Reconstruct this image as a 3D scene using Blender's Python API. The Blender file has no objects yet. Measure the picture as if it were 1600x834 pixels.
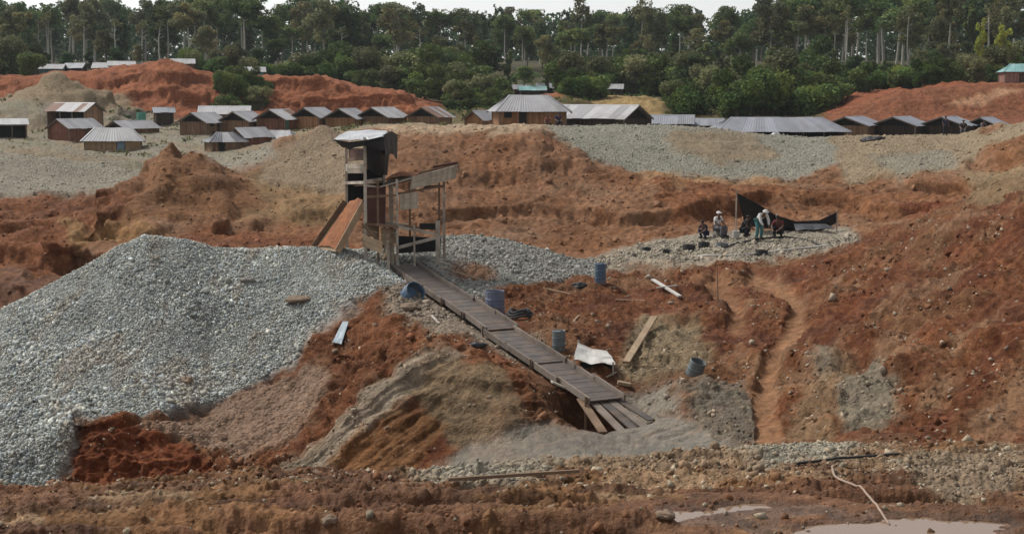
import bpy, math, random
import numpy as np
from mathutils import Vector, Matrix

random.seed(7)
RNG = np.random.default_rng(7)
SC = bpy.context.scene
COL = SC.collection
PI = math.pi

# ------------------------------------------------------------------ camera
FPX = 2198.0                      # focal length in photograph pixels (1600 px wide)
PITCH = math.atan((417 - 150) / FPX)
CAMZ = 12.0
cam_data = bpy.data.cameras.new('camera')
cam = bpy.data.objects.new('camera', cam_data)
COL.objects.link(cam)
cam.location = (0, 0, CAMZ)
cam.rotation_euler = (PI / 2 - PITCH, 0, 0)
cam_data.sensor_width = 36
cam_data.lens = 36 * FPX / 1600
cam_data.clip_start = 0.1
cam_data.clip_end = 9000
SC.camera = cam

# ------------------------------------------------------------------ overcast sky and soft sun
SUN_EL, SUN_AZ = math.radians(50), math.radians(-58)      # azimuth from +Y (view direction), negative = left
world = bpy.data.worlds.new('World')
SC.world = world
world.use_nodes = True
wn = world.node_tree.nodes
wl = world.node_tree.links
wn.clear()
sky = wn.new('ShaderNodeTexSky')
sky.sky_type = 'NISHITA'
sky.sun_disc = False
sky.sun_elevation = SUN_EL
sky.sun_rotation = SUN_AZ
sky.dust_density = 1.0
sky.air_density = 1.0
sky.ozone_density = 1.0
hs = wn.new('ShaderNodeHueSaturation')
hs.inputs['Saturation'].default_value = 0.18               # cloud deck: nearly grey
bg = wn.new('ShaderNodeBackground')
bg.inputs['Strength'].default_value = 0.108
wo = wn.new('ShaderNodeOutputWorld')
wl.new(sky.outputs[0], hs.inputs['Color'])
wl.new(hs.outputs[0], bg.inputs['Color'])
wl.new(bg.outputs[0], wo.inputs['Surface'])
sun_data = bpy.data.lights.new('sun', 'SUN')
sun_data.energy = 2.7
sun_data.angle = math.radians(14)
sun_data.color = (1.0, 0.955, 0.89)
sun = bpy.data.objects.new('sun', sun_data)
COL.objects.link(sun)
sd = Vector((math.sin(SUN_AZ) * math.cos(SUN_EL), math.cos(SUN_AZ) * math.cos(SUN_EL), math.sin(SUN_EL)))
sun.rotation_euler = sd.to_track_quat('Z', 'Y').to_euler()
sun.location = (0, 0, 80)
SC.view_settings.view_transform = 'Standard'
SC.view_settings.look = 'None'
SC.view_settings.gamma = 1
SC.view_settings.exposure = 0.52

# ------------------------------------------------------------------ helpers
SP, CP = math.sin(PITCH), math.cos(PITCH)

def ray(u, v):
    a, b = (u - 800) / FPX, (417 - v) / FPX
    return a, CP + b * SP, -SP + b * CP

def at(u, v, Y):
    """point at image pixel (u, v) and distance Y"""
    dx, dy, dz = ray(u, v)
    k = Y / dy
    return Vector((dx * k, Y, CAMZ + dz * k))

def proj(x, y, z):
    z = z - CAMZ
    dep = y * CP - z * SP
    return 800 + FPX * x / dep, 417 - FPX * (y * SP + z * CP) / dep

def tag(o, label=None, cat=None, group=None, kind=None):
    if label: o['label'] = label
    if cat: o['category'] = cat
    if group: o['group'] = group
    if kind: o['kind'] = kind
    return o

def empty(name, loc, rz=0.0, **kw):
    o = bpy.data.objects.new(name, None)
    o.empty_display_size = 0.3
    COL.objects.link(o)
    o.location = loc
    o.rotation_euler = (0, 0, rz)
    return tag(o, **kw)

def mesh_obj(name, me, mat, parent=None, loc=None, **kw):
    o = bpy.data.objects.new(name, me)
    COL.objects.link(o)
    if mat and not me.materials:
        me.materials.append(mat)
    if parent: o.parent = parent
    if loc is not None: o.location = loc
    return tag(o, **kw)

def np_mesh(name, V, F, smooth=False, colors=None):
    """V (n,3), F (m,k) arrays"""
    me = bpy.data.meshes.new(name)
    V = np.asarray(V, np.float32); F = np.asarray(F, np.int32)
    k = F.shape[1]
    me.vertices.add(len(V)); me.vertices.foreach_set('co', V.ravel())
    me.loops.add(F.size); me.loops.foreach_set('vertex_index', F.ravel())
    me.polygons.add(len(F))
    me.polygons.foreach_set('loop_start', np.arange(0, F.size, k, dtype=np.int32))
    me.polygons.foreach_set('loop_total', np.full(len(F), k, np.int32))
    if smooth: me.polygons.foreach_set('use_smooth', np.ones(len(F), bool))
    me.update(calc_edges=True)
    if colors is not None:
        ca = me.color_attributes.new('tint', 'FLOAT_COLOR', 'POINT')
        c4 = np.ones((len(V), 4), np.float32); c4[:, :3] = colors
        ca.data.foreach_set('color', c4.ravel())
    return me

class MB:
    """collects shapes into one mesh"""
    def __init__(self): self.v, self.f = [], []
    def add(self, vs, fs):
        n = len(self.v)
        self.v += [tuple(p) for p in vs]
        self.f += [tuple(i + n for i in f) for f in fs]
        return self
    def box(self, c, s, rot=None):
        c = Vector(c); R = rot or Matrix.Identity(3)
        vs = [c + R @ Vector((x * s[0] / 2, y * s[1] / 2, z * s[2] / 2)) for x in (-1, 1) for y in (-1, 1) for z in (-1, 1)]
        return self.add(vs, [(0, 1, 3, 2), (4, 6, 7, 5), (0, 4, 5, 1), (2, 3, 7, 6), (0, 2, 6, 4), (1, 5, 7, 3)])
    def bar(self, p, q, w, h, up=(0, 0, 1), taper=1.0):
        p, q = Vector(p), Vector(q)
        d = (q - p).normalized(); up = Vector(up)
        if abs(d.dot(up)) > 0.98: up = Vector((0, 1, 0))
        sx = d.cross(up).normalized(); uz = sx.cross(d)
        vs = []
        for b, k in ((p, 1), (q, taper)):
            for sx_, sz_ in ((-1, -1), (1, -1), (1, 1), (-1, 1)):
                vs.append(b + sx * (sx_ * w * k / 2) + uz * (sz_ * h * k / 2))
        return self.add(vs, [(0, 3, 2, 1), (4, 5, 6, 7), (0, 1, 5, 4), (1, 2, 6, 5), (2, 3, 7, 6), (3, 0, 4, 7)])
    def tube(self, pts, r, n=8, cap=True):
        pts = [Vector(p) for p in pts]
        rs = r if isinstance(r, (list, tuple)) else [r] * len(pts)
        vs, fs = [], []
        for i, p in enumerate(pts):
            d = (pts[min(i + 1, len(pts) - 1)] - pts[max(i - 1, 0)]).normalized()
            a = d.cross(Vector((0, 0, 1)) if abs(d.z) < 0.9 else Vector((1, 0, 0))).normalized()
            b = d.cross(a)
            for k in range(n):
                t = 2 * PI * k / n
                vs.append(p + a * (math.cos(t) * rs[i]) + b * (math.sin(t) * rs[i]))
        for i in range(len(pts) - 1):
            for k in range(n):
                fs.append((i * n + k, i * n + (k + 1) % n, (i + 1) * n + (k + 1) % n, (i + 1) * n + k))
        if cap:
            fs.append(tuple(range(n - 1, -1, -1)))
            fs.append(tuple(range((len(pts) - 1) * n, len(pts) * n)))
        return self.add(vs, fs)
    def build(self, name, mat, parent=None, smooth=False, loc=None, **kw):
        me = bpy.data.meshes.new(name)
        me.from_pydata(self.v, [], self.f)
        if smooth:
            for p in me.polygons: p.use_smooth = True
        me.update()
        return mesh_obj(name, me, mat, parent, loc, **kw)

def copy_tree(o, parent=None):
    c = o.copy(); COL.objects.link(c)
    if parent: c.parent = parent
    for ch in o.children: copy_tree(ch, c)
    return c

# ------------------------------------------------------------------ noise (numpy gradient noise)
_P = RNG.permutation(256); _P = np.concatenate([_P, _P, _P]).astype(np.int32)
_G = RNG.normal(size=(256, 3)); _G /= np.linalg.norm(_G, axis=1)[:, None]

_G32 = [np.ascontiguousarray(_G[:, i], np.float32) for i in range(3)]
_P32 = _P.astype(np.int32)
def perlin(x, y, z):
    x, y, z = (np.asarray(t, np.float32) for t in np.broadcast_arrays(x, y, z))
    fl = [np.floor(t) for t in (x, y, z)]
    xf, yf, zf = x - fl[0], y - fl[1], z - fl[2]
    xi, yi, zi = (t.astype(np.int32) & 255 for t in fl)
    fx, fy, fz = (t * t * t * (t * (t * 6 - 15) + 10) for t in (xf, yf, zf))
    def corner(hh, dx, dy, dz):
        k = _P32[hh + (zi + dz)] & 255
        return _G32[0][k] * (xf - dx) + _G32[1][k] * (yf - dy) + _G32[2][k] * (zf - dz)
    r = []
    for dx in (0, 1):
        hx = _P32[xi + dx]
        q = []
        for dy in (0, 1):
            hy = _P32[hx + yi + dy]
            a = corner(hy, dx, dy, 0); b = corner(hy, dx, dy, 1)
            q.append(a + fz * (b - a))
        r.append(q[0] + fy * (q[1] - q[0]))
    return (r[0] + fx * (r[1] - r[0])) * 1.6

def fbm(x, y, z, oct=4, gain=0.5):
    a, s, t = 1.0, 0, 0
    for i in range(oct):
        s = s + a * perlin(x + 17.3 * i, y + 5.1 * i, z + 9.7 * i); t += a
        x, y, z, a = x * 2.03, y * 2.03, z * 2.03, a * gain
    return s / t

def part_fbm(mask, fn):
    """evaluate a noise only where the mask is on"""
    out = np.zeros(mask.shape); i = mask > 1e-4
    if i.any(): out[i] = fn(i)
    return out

# ------------------------------------------------------------------ material helpers
def new_mat(name, rough=0.9, spec=0.3):
    m = bpy.data.materials.new(name)
    m.use_nodes = True
    nt = m.node_tree
    b = nt.nodes['Principled BSDF']
    b.inputs['Roughness'].default_value = rough
    b.inputs['Specular IOR Level'].default_value = spec
    return m, nt, b

def node(nt, t, **kw):
    n = nt.nodes.new(t)
    for k, v in kw.items():
        if k.startswith('i_'):
            n.inputs[k[2:].replace('_', ' ')].default_value = v
        else: setattr(n, k, v)
    return n

def noise_n(nt, vec, scale, detail=5, rough=0.6):
    n = node(nt, 'ShaderNodeTexNoise', i_Scale=scale, i_Detail=detail, i_Roughness=rough)
    if vec: nt.links.new(vec, n.inputs['Vector'])
    return n

def maprange(nt, src, a, b, c, d):
    n = node(nt, 'ShaderNodeMapRange')
    for i, v in zip((1, 2, 3, 4), (a, b, c, d)): n.inputs[i].default_value = v
    nt.links.new(src, n.inputs[0])
    return n.outputs[0]

def mix(nt, fac, a, b, mode='MIX'):
    n = node(nt, 'ShaderNodeMix', data_type='RGBA', blend_type=mode)
    for sock, val in ((n.inputs[0], fac), (n.inputs[6], a), (n.inputs[7], b)):
        if hasattr(val, 'is_output'): nt.links.new(val, sock)
        elif isinstance(val, (int, float)): sock.default_value = val
        else: sock.default_value = (*val, 1)
    return n.outputs[2]

def math_n(nt, op, a, b=None):
    n = node(nt, 'ShaderNodeMath', operation=op)
    for i, val in enumerate((a, b)):
        if val is None: continue
        if hasattr(val, 'is_output'): nt.links.new(val, n.inputs[i])
        else: n.inputs[i].default_value = val
    return n.outputs[0]

def scale_col(nt, col, fac):
    n = node(nt, 'ShaderNodeVectorMath', operation='SCALE')
    nt.links.new(col, n.inputs[0])
    if hasattr(fac, 'is_output'): nt.links.new(fac, n.inputs['Scale'])
    else: n.inputs['Scale'].default_value = fac
    return n.outputs[0]

def bump(nt, b, h, strength=0.5, dist=0.02):
    n = node(nt, 'ShaderNodeBump', i_Strength=strength, i_Distance=dist)
    nt.links.new(h, n.inputs['Height'])
    nt.links.new(n.outputs[0], b.inputs['Normal'])

def simple_mat(name, col, rough=0.85, var=0.25, scale=3.0, spec=0.3, rand=0.15, bumpd=0.0, dirt=None, metal=0.0):
    """a colour with grain, blotches and a small change from object to object"""
    m, nt, b = new_mat(name, rough, spec)
    tc = node(nt, 'ShaderNodeTexCoord')
    n1 = noise_n(nt, tc.outputs['Object'], scale, 6, 0.65)
    k = maprange(nt, n1.outputs[0], 0.25, 0.75, 1 - var, 1 + var)
    oi = node(nt, 'ShaderNodeObjectInfo')
    k2 = maprange(nt, oi.outputs['Random'], 0, 1, 1 - rand, 1 + rand)
    rgb = node(nt, 'ShaderNodeRGB'); rgb.outputs[0].default_value = (*col, 1)
    c = rgb.outputs[0]
    if dirt:
        n2 = noise_n(nt, tc.outputs['Object'], scale * 0.45, 5, 0.7)
        c = mix(nt, maprange(nt, n2.outputs[0], 0.48, 0.68, 0.0, 0.85), c, dirt)
    c = scale_col(nt, c, math_n(nt, 'MULTIPLY', k, k2))
    nt.links.new(c, b.inputs['Base Color'])
    b.inputs['Metallic'].default_value = metal
    if bumpd: bump(nt, b, n1.outputs[0], 0.6, bumpd)
    return m
# ================================================================== THE GROUND
# Feature lines of the terrain from near to far, each a list of (image pixel u, v, distance Y).
ROWS = [
 # segments after each row = number of mesh rows up to the next one
 ('stand', 5,  [(-500, 5737, 0.5), (2100, 5737, 0.5)]),
 ('bankfoot', 8,  [(-500, 1500, 6), (2100, 1500, 6)]),
 ('banklow',  12, [(-500, 1000, 12.5), (2100, 1000, 12.5)]),
 ('frame',    100, [(-500, 842, 16.0), (2100, 842, 16.0)]),
 ('lip',      8, [(-500, 760, 20), (0, 757, 20), (150, 754, 20), (300, 757, 20.2), (450, 742, 20.6), (600, 736, 20.8), (750, 727, 21),
              (900, 716, 21.3), (1050, 705, 21.6), (1150, 697, 22), (1250, 690, 22.3), (1350, 692, 22.4), (1450, 697, 22.4), (1600, 694, 22.4), (2100, 690, 22.4)]),
 ('drop',     6, [(-500, 1010, 24), (900, 990, 25), (1150, 800, 25), (1350, 760, 24.6), (2100, 750, 24.6)]),
 ('pit',      12, [(-500, 960, 31), (0, 960, 32), (600, 870, 33), (900, 800, 33), (1100, 745, 32), (1250, 715, 29.5), (1350, 705, 27.5), (1600, 705, 27), (2100, 700, 26.5)]),
 ('foot',     84, [(-500, 800, 41), (-100, 790, 42), (60, 762, 43), (120, 756, 43), (330, 756, 42), (450, 744, 40), (540, 738, 40), (640, 728, 39.8), (700, 712, 39.8), (760, 694, 40), (830, 672, 40.3),
              (900, 656, 40.6), (950, 668, 40.2), (1050, 680, 38.2), (1150, 690, 36.5), (1250, 685, 33), (1350, 686, 31), (1450, 690, 30), (1600, 690, 29), (2100, 690, 27)]),
 ('edge',     84, [(-500, 760, 43), (-100, 740, 43), (60, 700, 44), (110, 660, 44.2), (220, 668, 44.2), (330, 726, 43.2), (400, 735, 42), (460, 728, 41), (540, 660, 41.6), (615, 600, 42.6), (690, 546, 44),
              (760, 556, 43.6), (830, 578, 43.2), (900, 610, 42.6), (950, 634, 42.2), (1000, 640, 42), (1060, 612, 42.3), (1150, 606, 41.6), (1250, 600, 40), (1350, 578, 39), (1450, 575, 37.5), (1600, 562, 35), (2100, 520, 31)]),
 ('slope',    84, [(-500, 700, 46), (-100, 620, 48), (60, 560, 49), (120, 540, 49.5), (250, 560, 49), (330, 610, 48), (430, 592, 48.5), (560, 520, 49), (620, 500, 49), (700, 490, 49.5), (760, 495, 49.5), (850, 515, 49),
              (930, 530, 48.5), (1000, 525, 49), (1100, 510, 50), (1200, 495, 50.5), (1280, 480, 49.5), (1350, 462, 48.5), (1450, 452, 46.5), (1600, 436, 43), (2100, 380, 38)]),
 ('crest',    44, [(-500, 660, 51), (-100, 540, 52.5), (0, 487, 53.5), (120, 424, 55), (180, 388, 55.7), (225, 370, 56), (290, 376, 56.5), (340, 392, 57), (430, 390, 57), (520, 384, 57.5), (560, 396, 57), (600, 414, 56), (650, 420, 56),
              (700, 424, 56.5), (760, 435, 57), (820, 440, 57.5), (880, 446, 58), (940, 428, 60), (1000, 420, 62), (1100, 414, 63.5), (1200, 410, 64), (1280, 403, 64), (1350, 388, 62.5), (1450, 366, 58.5), (1600, 338, 53), (2100, 270, 46)]),
 ('bench',    12, [(-500, 650, 53), (-100, 540, 55), (0, 487, 56), (120, 425, 57.5), (225, 371, 58), (340, 393, 59.5), (430, 391, 60), (520, 386, 61), (600, 390, 62), (660, 374, 62.5), (730, 366, 63), (790, 374, 63), (850, 388, 63), (905, 404, 63.5),
              (940, 402, 66), (1010, 382, 70), (1100, 366, 72.5), (1200, 362, 73), (1280, 362, 73), (1340, 358, 73), (1400, 350, 72), (1450, 336, 70), (1520, 305, 67), (1600, 270, 64), (2100, 200, 56)]),
 ('back',     10, [(-500, 620, 58), (0, 530, 62), (225, 470, 65), (430, 470, 67), (600, 460, 68), (750, 440, 69), (905, 440, 69), (1010, 400, 75), (1200, 372, 77), (1340, 362, 76.5), (1450, 342, 74), (1520, 318, 71), (1600, 290, 68), (2100, 230, 60)]),
 ('wallfoot', 50, [(-500, 520, 70), (0, 492, 72), (120, 455, 73), (225, 420, 74), (400, 410, 76), (600, 405, 78), (700, 392, 80), (780, 390, 80), (860, 397, 80), (930, 398, 80), (1000, 380, 81), (1100, 367, 83), (1200, 364, 85), (1350, 352, 84),
              (1420, 348, 80), (1500, 346, 77), (1560, 325, 75), (1620, 300, 73), (2100, 250, 66)]),
 ('wallmid',  50, [(-500, 440, 80), (0, 424, 80), (110, 415, 81), (150, 345, 85), (225, 335, 86), (330, 352, 85), (420, 368, 84), (520, 352, 84), (600, 335, 85), (760, 322, 88), (900, 330, 88), (1000, 302, 89), (1100, 298, 90), (1200, 300, 92), (1300, 305, 92),
              (1400, 302, 89), (1500, 322, 80), (1560, 290, 82), (1620, 270, 82), (2100, 220, 76)]),
 ('walltop',  54, [(-500, 296, 95), (0, 294, 95), (110, 294, 95.5), (200, 297, 96), (300, 290, 97), (380, 268, 98), (430, 258, 98), (500, 240, 99), (560, 214, 100), (620, 202, 101), (700, 201, 101), (850, 203, 101), (900, 236, 99), (960, 264, 97), (1000, 274, 96), (1100, 274, 97), (1200, 278, 97),
              (1300, 272, 97), (1400, 262, 96), (1480, 262, 94), (1540, 250, 92), (1600, 236, 91), (2100, 190, 85)]),
 ('plateau',  34, [(-500, 240, 132), (0, 238, 132), (60, 246, 130), (130, 246, 138), (240, 244, 138), (350, 243, 138), (420, 236, 134), (500, 212, 120), (560, 203, 114), (640, 197, 112), (850, 199, 112), (950, 199, 110), (1080, 201, 111), (1150, 208, 112), (1250, 219, 113), (1400, 217, 113),
              (1500, 214, 113), (1545, 204, 112), (1600, 190, 111), (2100, 170, 105)]),
 ('village',  34, [(-500, 208, 165), (0, 208, 168), (120, 214, 166), (300, 211, 165), (450, 203, 166), (600, 197, 165), (760, 200, 145), (880, 199, 145), (1000, 200, 150), (1150, 214, 148), (1260, 220, 148), (1400, 213, 155), (1500, 212, 155), (1600, 200, 150), (2100, 190, 150)]),
 ('hillfoot', 54, [(-500, 172, 192), (0, 178, 192), (180, 186, 194), (300, 186, 196), (480, 184, 196), (620, 185, 195), (700, 186, 190), (850, 188, 180), (1040, 190, 178), (1200, 192, 176), (1300, 192, 174), (1450, 190, 172), (1600, 188, 170), (2100, 180, 168)]),
 ('hillcrest', 10, [(-500, 108, 218), (0, 119, 218), (60, 118, 220), (120, 114, 218), (180, 106, 216), (225, 99, 214), (258, 93, 212), (290, 101, 212), (320, 113, 212), (380, 122, 211), (430, 122, 209), (480, 125, 207), (540, 130, 205), (600, 142, 203), (650, 158, 201), (695, 180, 200), (740, 180, 202),
              (800, 160, 215), (850, 148, 218), (900, 148, 218), (930, 152, 218), (1030, 156, 218), (1060, 172, 205), (1150, 178, 195), (1250, 182, 190), (1290, 173, 189), (1340, 158, 188), (1400, 142, 186), (1480, 135, 186), (1560, 131, 186), (1600, 128, 186), (2100, 116, 186)]),
 ('dip',      12, [(-500, 112, 236), (0, 121, 236), (260, 112, 236), (430, 124, 232), (600, 142, 230), (740, 165, 232), (900, 146, 240), (1030, 152, 238), (1150, 160, 230), (1300, 155, 218), (1400, 140, 212), (1600, 127, 212), (2100, 118, 212)]),
 ('forest',   12, [(-500, 112, 275), (0, 114, 275), (430, 116, 275), (700, 132, 275), (1000, 132, 275), (1200, 128, 268), (1600, 116, 262), (2100, 112, 262)]),
 ('rise',     10, [(-500, 100, 360), (2100, 98, 360)]),
 ('rear',     6, [(-500, 98, 520), (2100, 98, 520)]),
 ('far',      6, [(-500, 120, 900), (2100, 120, 900)]),
 ('horizon',  0, [(-500, 146, 3500), (2100, 146, 3500)]),
]
us = np.concatenate([np.linspace(-2600, -480, 16, endpoint=False), np.linspace(-480, -10, 40, endpoint=False), np.linspace(-10, 1610, 630, endpoint=False), np.linspace(1610, 2080, 40, endpoint=False), np.linspace(2080, 4200, 17)])
S = (us - 800) / FPX                                   # bearing as x / y
rowY, rowZ = [], []
ker = np.hanning(11); ker /= ker.sum()
for nm, seg, pts in ROWS:
    P3 = [at(*p) for p in pts]
    s_ = np.array([p.x / p.y for p in P3]); y_ = np.array([p.y for p in P3]); z_ = np.array([p.z for p in P3])
    yy, zz = np.interp(S, s_, y_), np.interp(S, s_, z_)
    pad = lambda a: np.convolve(np.pad(a, 5, mode='edge'), ker, 'valid')
    rowY.append(pad(yy)); rowZ.append(pad(zz))
rowY = np.array(rowY); rowZ = np.array(rowZ)
for k in range(1, len(rowY)): rowY[k] = np.maximum(rowY[k], rowY[k - 1] + 0.25)

# monotone cubic (Fritsch-Carlson) along every bearing
h = np.diff(rowY, axis=0); dl = np.diff(rowZ, axis=0) / h
m = np.zeros_like(rowZ)
m[0], m[-1] = dl[0], dl[-1]
w1, w2 = 2 * h[1:] + h[:-1], h[1:] + 2 * h[:-1]
same = dl[1:] * dl[:-1] > 0
with np.errstate(divide='ignore', invalid='ignore'):
    m[1:-1] = np.where(same, (w1 + w2) / (w1 / dl[:-1] + w2 / dl[1:]), 0)
GY, GZ = [], []
for k, (nm, seg, _) in enumerate(ROWS[:-1]):
    for t in np.arange(seg) / seg:
        h00, h10, h01, h11 = 2*t**3 - 3*t**2 + 1, t**3 - 2*t**2 + t, -2*t**3 + 3*t**2, t**3 - t**2
        GY.append(rowY[k] + t * h[k])
        zc = h00 * rowZ[k] + h10 * h[k] * m[k] + h01 * rowZ[k + 1] + h11 * h[k] * m[k + 1]
        lin = 0.75 if 6 <= k <= 15 else 0.0                  # broken slopes in the workings, soft ones elsewhere
        GZ.append(zc * (1 - lin) + lin * ((1 - t) * rowZ[k] + t * rowZ[k + 1]))
GY.append(rowY[-1]); GZ.append(rowZ[-1])
Y = np.array(GY); Z = np.array(GZ); X = Y * S[None, :]

# heaps standing on the sheet
def cone(u, v, Yc, slope, top_r=0.3, sx=1.0, sy=1.0):
    global Z
    p = at(u, v, Yc)
    wob = 1 + 0.22 * perlin(X * 0.35, Y * 0.35, X * 0 + u * 0.1)
    r = np.hypot((X - p.x) * sx, (Y - p.y) * sy) * wob
    c = p.z - slope * (np.sqrt(r * r + top_r ** 2) - top_r)
    k = 0.25                                             # soft maximum
    hh = np.clip(0.5 + 0.5 * (c - Z) / k, 0, 1)
    Z = Z * (1 - hh) + c * hh + k * hh * (1 - hh)
cone(268, 225, 94.5, 0.80, 0.25, 1.0, 0.55)               # red cone in front of the village
cone(300, 240, 95, 0.60, 0.5, 0.9, 0.6)
cone(350, 270, 95, 0.50, 0.8, 0.6, 0.7)
cone(505, 198, 106, 0.52, 0.8, 0.9, 0.8)                 # tan mound behind the tower
cone(468, 212, 108, 0.5, 0.8, 0.9, 0.8)
cone(430, 250, 101, 0.45, 1.0, 0.7, 0.9)
cone(88, 118, 196, 0.66, 1.2, 0.85, 0.8)                 # pale cone by the left huts
cone(40, 150, 190, 0.42, 2.0, 0.7, 0.8)
cone(75, 228, 122, 0.36, 1.5, 0.6, 0.9)                  # low gravel rolls of the left flat
cone(10, 240, 112, 0.3, 2.0, 0.6, 0.9)
cone(1555, 196, 112, 0.5, 1.0, 0.8, 0.8)
cone(1390, 236, 104, 0.35, 1.5, 0.7, 0.9)
cone(1560, 232, 98, 0.5, 1.0, 0.9, 0.8)
cone(1092, 598, 42.0, 1.7, 0.9, 0.8, 0.8)               # grey rock knobs of the pit
cone(1140, 618, 40.8, 1.9, 0.6, 1.0, 0.8)
cone(1172, 640, 39.6, 2.0, 0.4, 1.2, 0.9)
cone(1030, 622, 41.8, 1.5, 0.5, 0.7, 1.0)
cone(1350, 586, 37.5, 1.5, 0.6, 0.9, 0.8)
cone(1385, 610, 36.5, 1.5, 0.5, 1.0, 0.8)
cone(905, 622, 41.2, 0.8, 0.3, 1.0, 1.0)
cone(790, 628, 41.4, 0.9, 0.3, 1.1, 1.0)

U0, V0 = proj(X, Y, Z)

def inpoly(px, py, poly):
    n = len(poly); out = np.zeros(px.shape, bool); j = n - 1
    for i in range(n):
        xi, yi = poly[i]; xj, yj = poly[j]
        if yi != yj:
            out ^= ((yi > py) != (yj > py)) & (px < (xj - xi) * (py - yi) / (yj - yi) + xi)
        j = i
    return out

def strip(pts, w):
    """a polyline with half-widths -> polygon"""
    L, R = [], []
    for i, (a, b) in enumerate(pts):
        p, q = pts[max(i - 1, 0)], pts[min(i + 1, len(pts) - 1)]
        dx, dy = q[0] - p[0], q[1] - p[1]; l = math.hypot(dx, dy)
        ww = w[i] if isinstance(w, (list, tuple)) else w
        L.append((a - dy / l * ww, b + dx / l * ww)); R.append((a + dy / l * ww, b - dx / l * ww))
    return L + R[::-1]

# ---- what the ground is made of, bounded by polygons in image pixels and carried on the sheet
wx = fbm(X * 0.5, Y * 0.5, Z * 0.5, 4) ; wy = fbm(X * 0.5 + 40, Y * 0.5, Z * 0.5, 4)
pxm = FPX / Y                                             # image pixels per metre
UW = U0 + wx * np.clip(0.9 * pxm, 6, 26); VW = V0 + wy * np.clip(0.55 * pxm, 3, 16)
C = np.zeros(X.shape + (3,)); GRIT = np.zeros(X.shape); WET = np.zeros(X.shape)
def setzone(mask, col, grit=0.0, wet=0.0, k=1.0):
    C[mask] = C[mask] * (1 - k) + np.array(col) * k
    GRIT[mask] = grit; WET[mask] = wet
FW = [(fbm(X * f + o, Y * f, Z * f, 2), fbm(X * f, Y * f + o, Z * f, 2), a) for f, o, a in ((1.6, 7, 0.5), (4.0, 21, 0.35), (0.25, 33, 0.7), (2.6, 51, 0.8))]
def zone(poly, y0, y1, col, grit=0.0, wet=0.0, k=1.0, warp=1.0):
    us_, vs_ = zip(*poly)
    box_ = (U0 > min(us_) - 60) & (U0 < max(us_) + 60) & (V0 > min(vs_) - 50) & (V0 < max(vs_) + 50) & (Y > y0) & (Y < y1)
    if not box_.any(): return
    w = np.zeros(int(box_.sum())); ub, vb, pm = U0[box_] + warp * (UW - U0)[box_], V0[box_] + warp * (VW - V0)[box_], np.clip(pxm[box_], 8, 70) * warp
    for a, b, amp in FW:
        w += inpoly(ub + a[box_] * pm * amp, vb + b[box_] * pm * amp * 0.6, poly)
    w = (w / len(FW)) * k
    C[box_] = C[box_] * (1 - w[:, None]) + np.array(col) * w[:, None]
    GRIT[box_] = GRIT[box_] * (1 - w) + grit * w; WET[box_] = WET[box_] * (1 - w) + wet * w

RED = (0.150, 0.071, 0.040); DRED = (0.118, 0.047, 0.025); BROWN = (0.160, 0.093, 0.056); TAN = (0.225, 0.165, 0.105)
GRAV = (0.300, 0.312, 0.288); GREY = (0.190, 0.180, 0.155); OCHRE = (0.200, 0.110, 0.055)
setzone(Y < 26, (0.155, 0.088, 0.052))
setzone((Y >= 26) & (Y < 70), RED)
setzone((Y >= 70) & (Y < 112), (0.176, 0.096, 0.063))
setzone((Y >= 112) & (Y < 190), (0.25, 0.20, 0.14), 0.5)
setzone((Y >= 190) & (Y < 225), (0.178, 0.075, 0.044))
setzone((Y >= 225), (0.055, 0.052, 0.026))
mott = fbm(X * 0.22, Y * 0.22, Z * 0.4, 4)
setzone((Y > 27) & (Y < 70) & (mott > 0.12) & (U0 > 820), BROWN, 0.1, 0, 0.8)
setzone((Y > 27) & (Y < 70) & (mott < -0.16), DRED, 0, 0.1, 0.8)
setzone((Y > 70) & (Y < 112) & (mott < -0.1), (0.150, 0.072, 0.040), 0, 0, 0.8)
setzone((Y > 70) & (Y < 112) & (mott > 0.26), (0.205, 0.130, 0.085), 0.2, 0, 0.5)
slp = (Y > 28) & (Y < 66)
sk = part_fbm(slp.astype(float), lambda i: fbm((X[i] * 0.85 - Y[i] * 0.5) * 0.75, (X[i] * 0.5 + Y[i] * 0.85) * 0.14, Z[i] * 0.2, 4))
setzone(slp & (sk > 0.19) & (U0 > 1000), (0.225, 0.150, 0.100), 0.2, 0, 0.6)
setzone(slp & (sk < -0.17) & (U0 > 1000), (0.120, 0.045, 0.022), 0.0, 0.05, 0.8)
setzone(slp & (sk > 0.22) & (U0 <= 1000), (0.205, 0.120, 0.072), 0.2, 0, 0.6)
# left: workings wall
zone([(-500, 300), (210, 298), (330, 330), (330, 345), (200, 340), (140, 352), (100, 372), (-500, 372)], 70, 112, (0.130, 0.055, 0.030))
zone([(90, 350), (220, 345), (250, 362), (170, 372), (110, 380)], 70, 112, (0.205, 0.125, 0.065))
zone([(-500, 378), (110, 360), (110, 410), (60, 435), (-500, 440)], 70, 112, (0.140, 0.056, 0.028))
zone([(-500, 430), (120, 425), (90, 470), (-500, 540)], 60, 112, (0.105, 0.045, 0.024), 0, 0.2)
zone([(215, 372), (330, 352), (540, 372), (560, 395), (330, 400), (215, 400)], 66, 112, (0.140, 0.056, 0.030))
zone([(350, 270), (540, 262), (545, 330), (480, 345), (370, 340)], 80, 112, (0.195, 0.130, 0.080))
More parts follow.
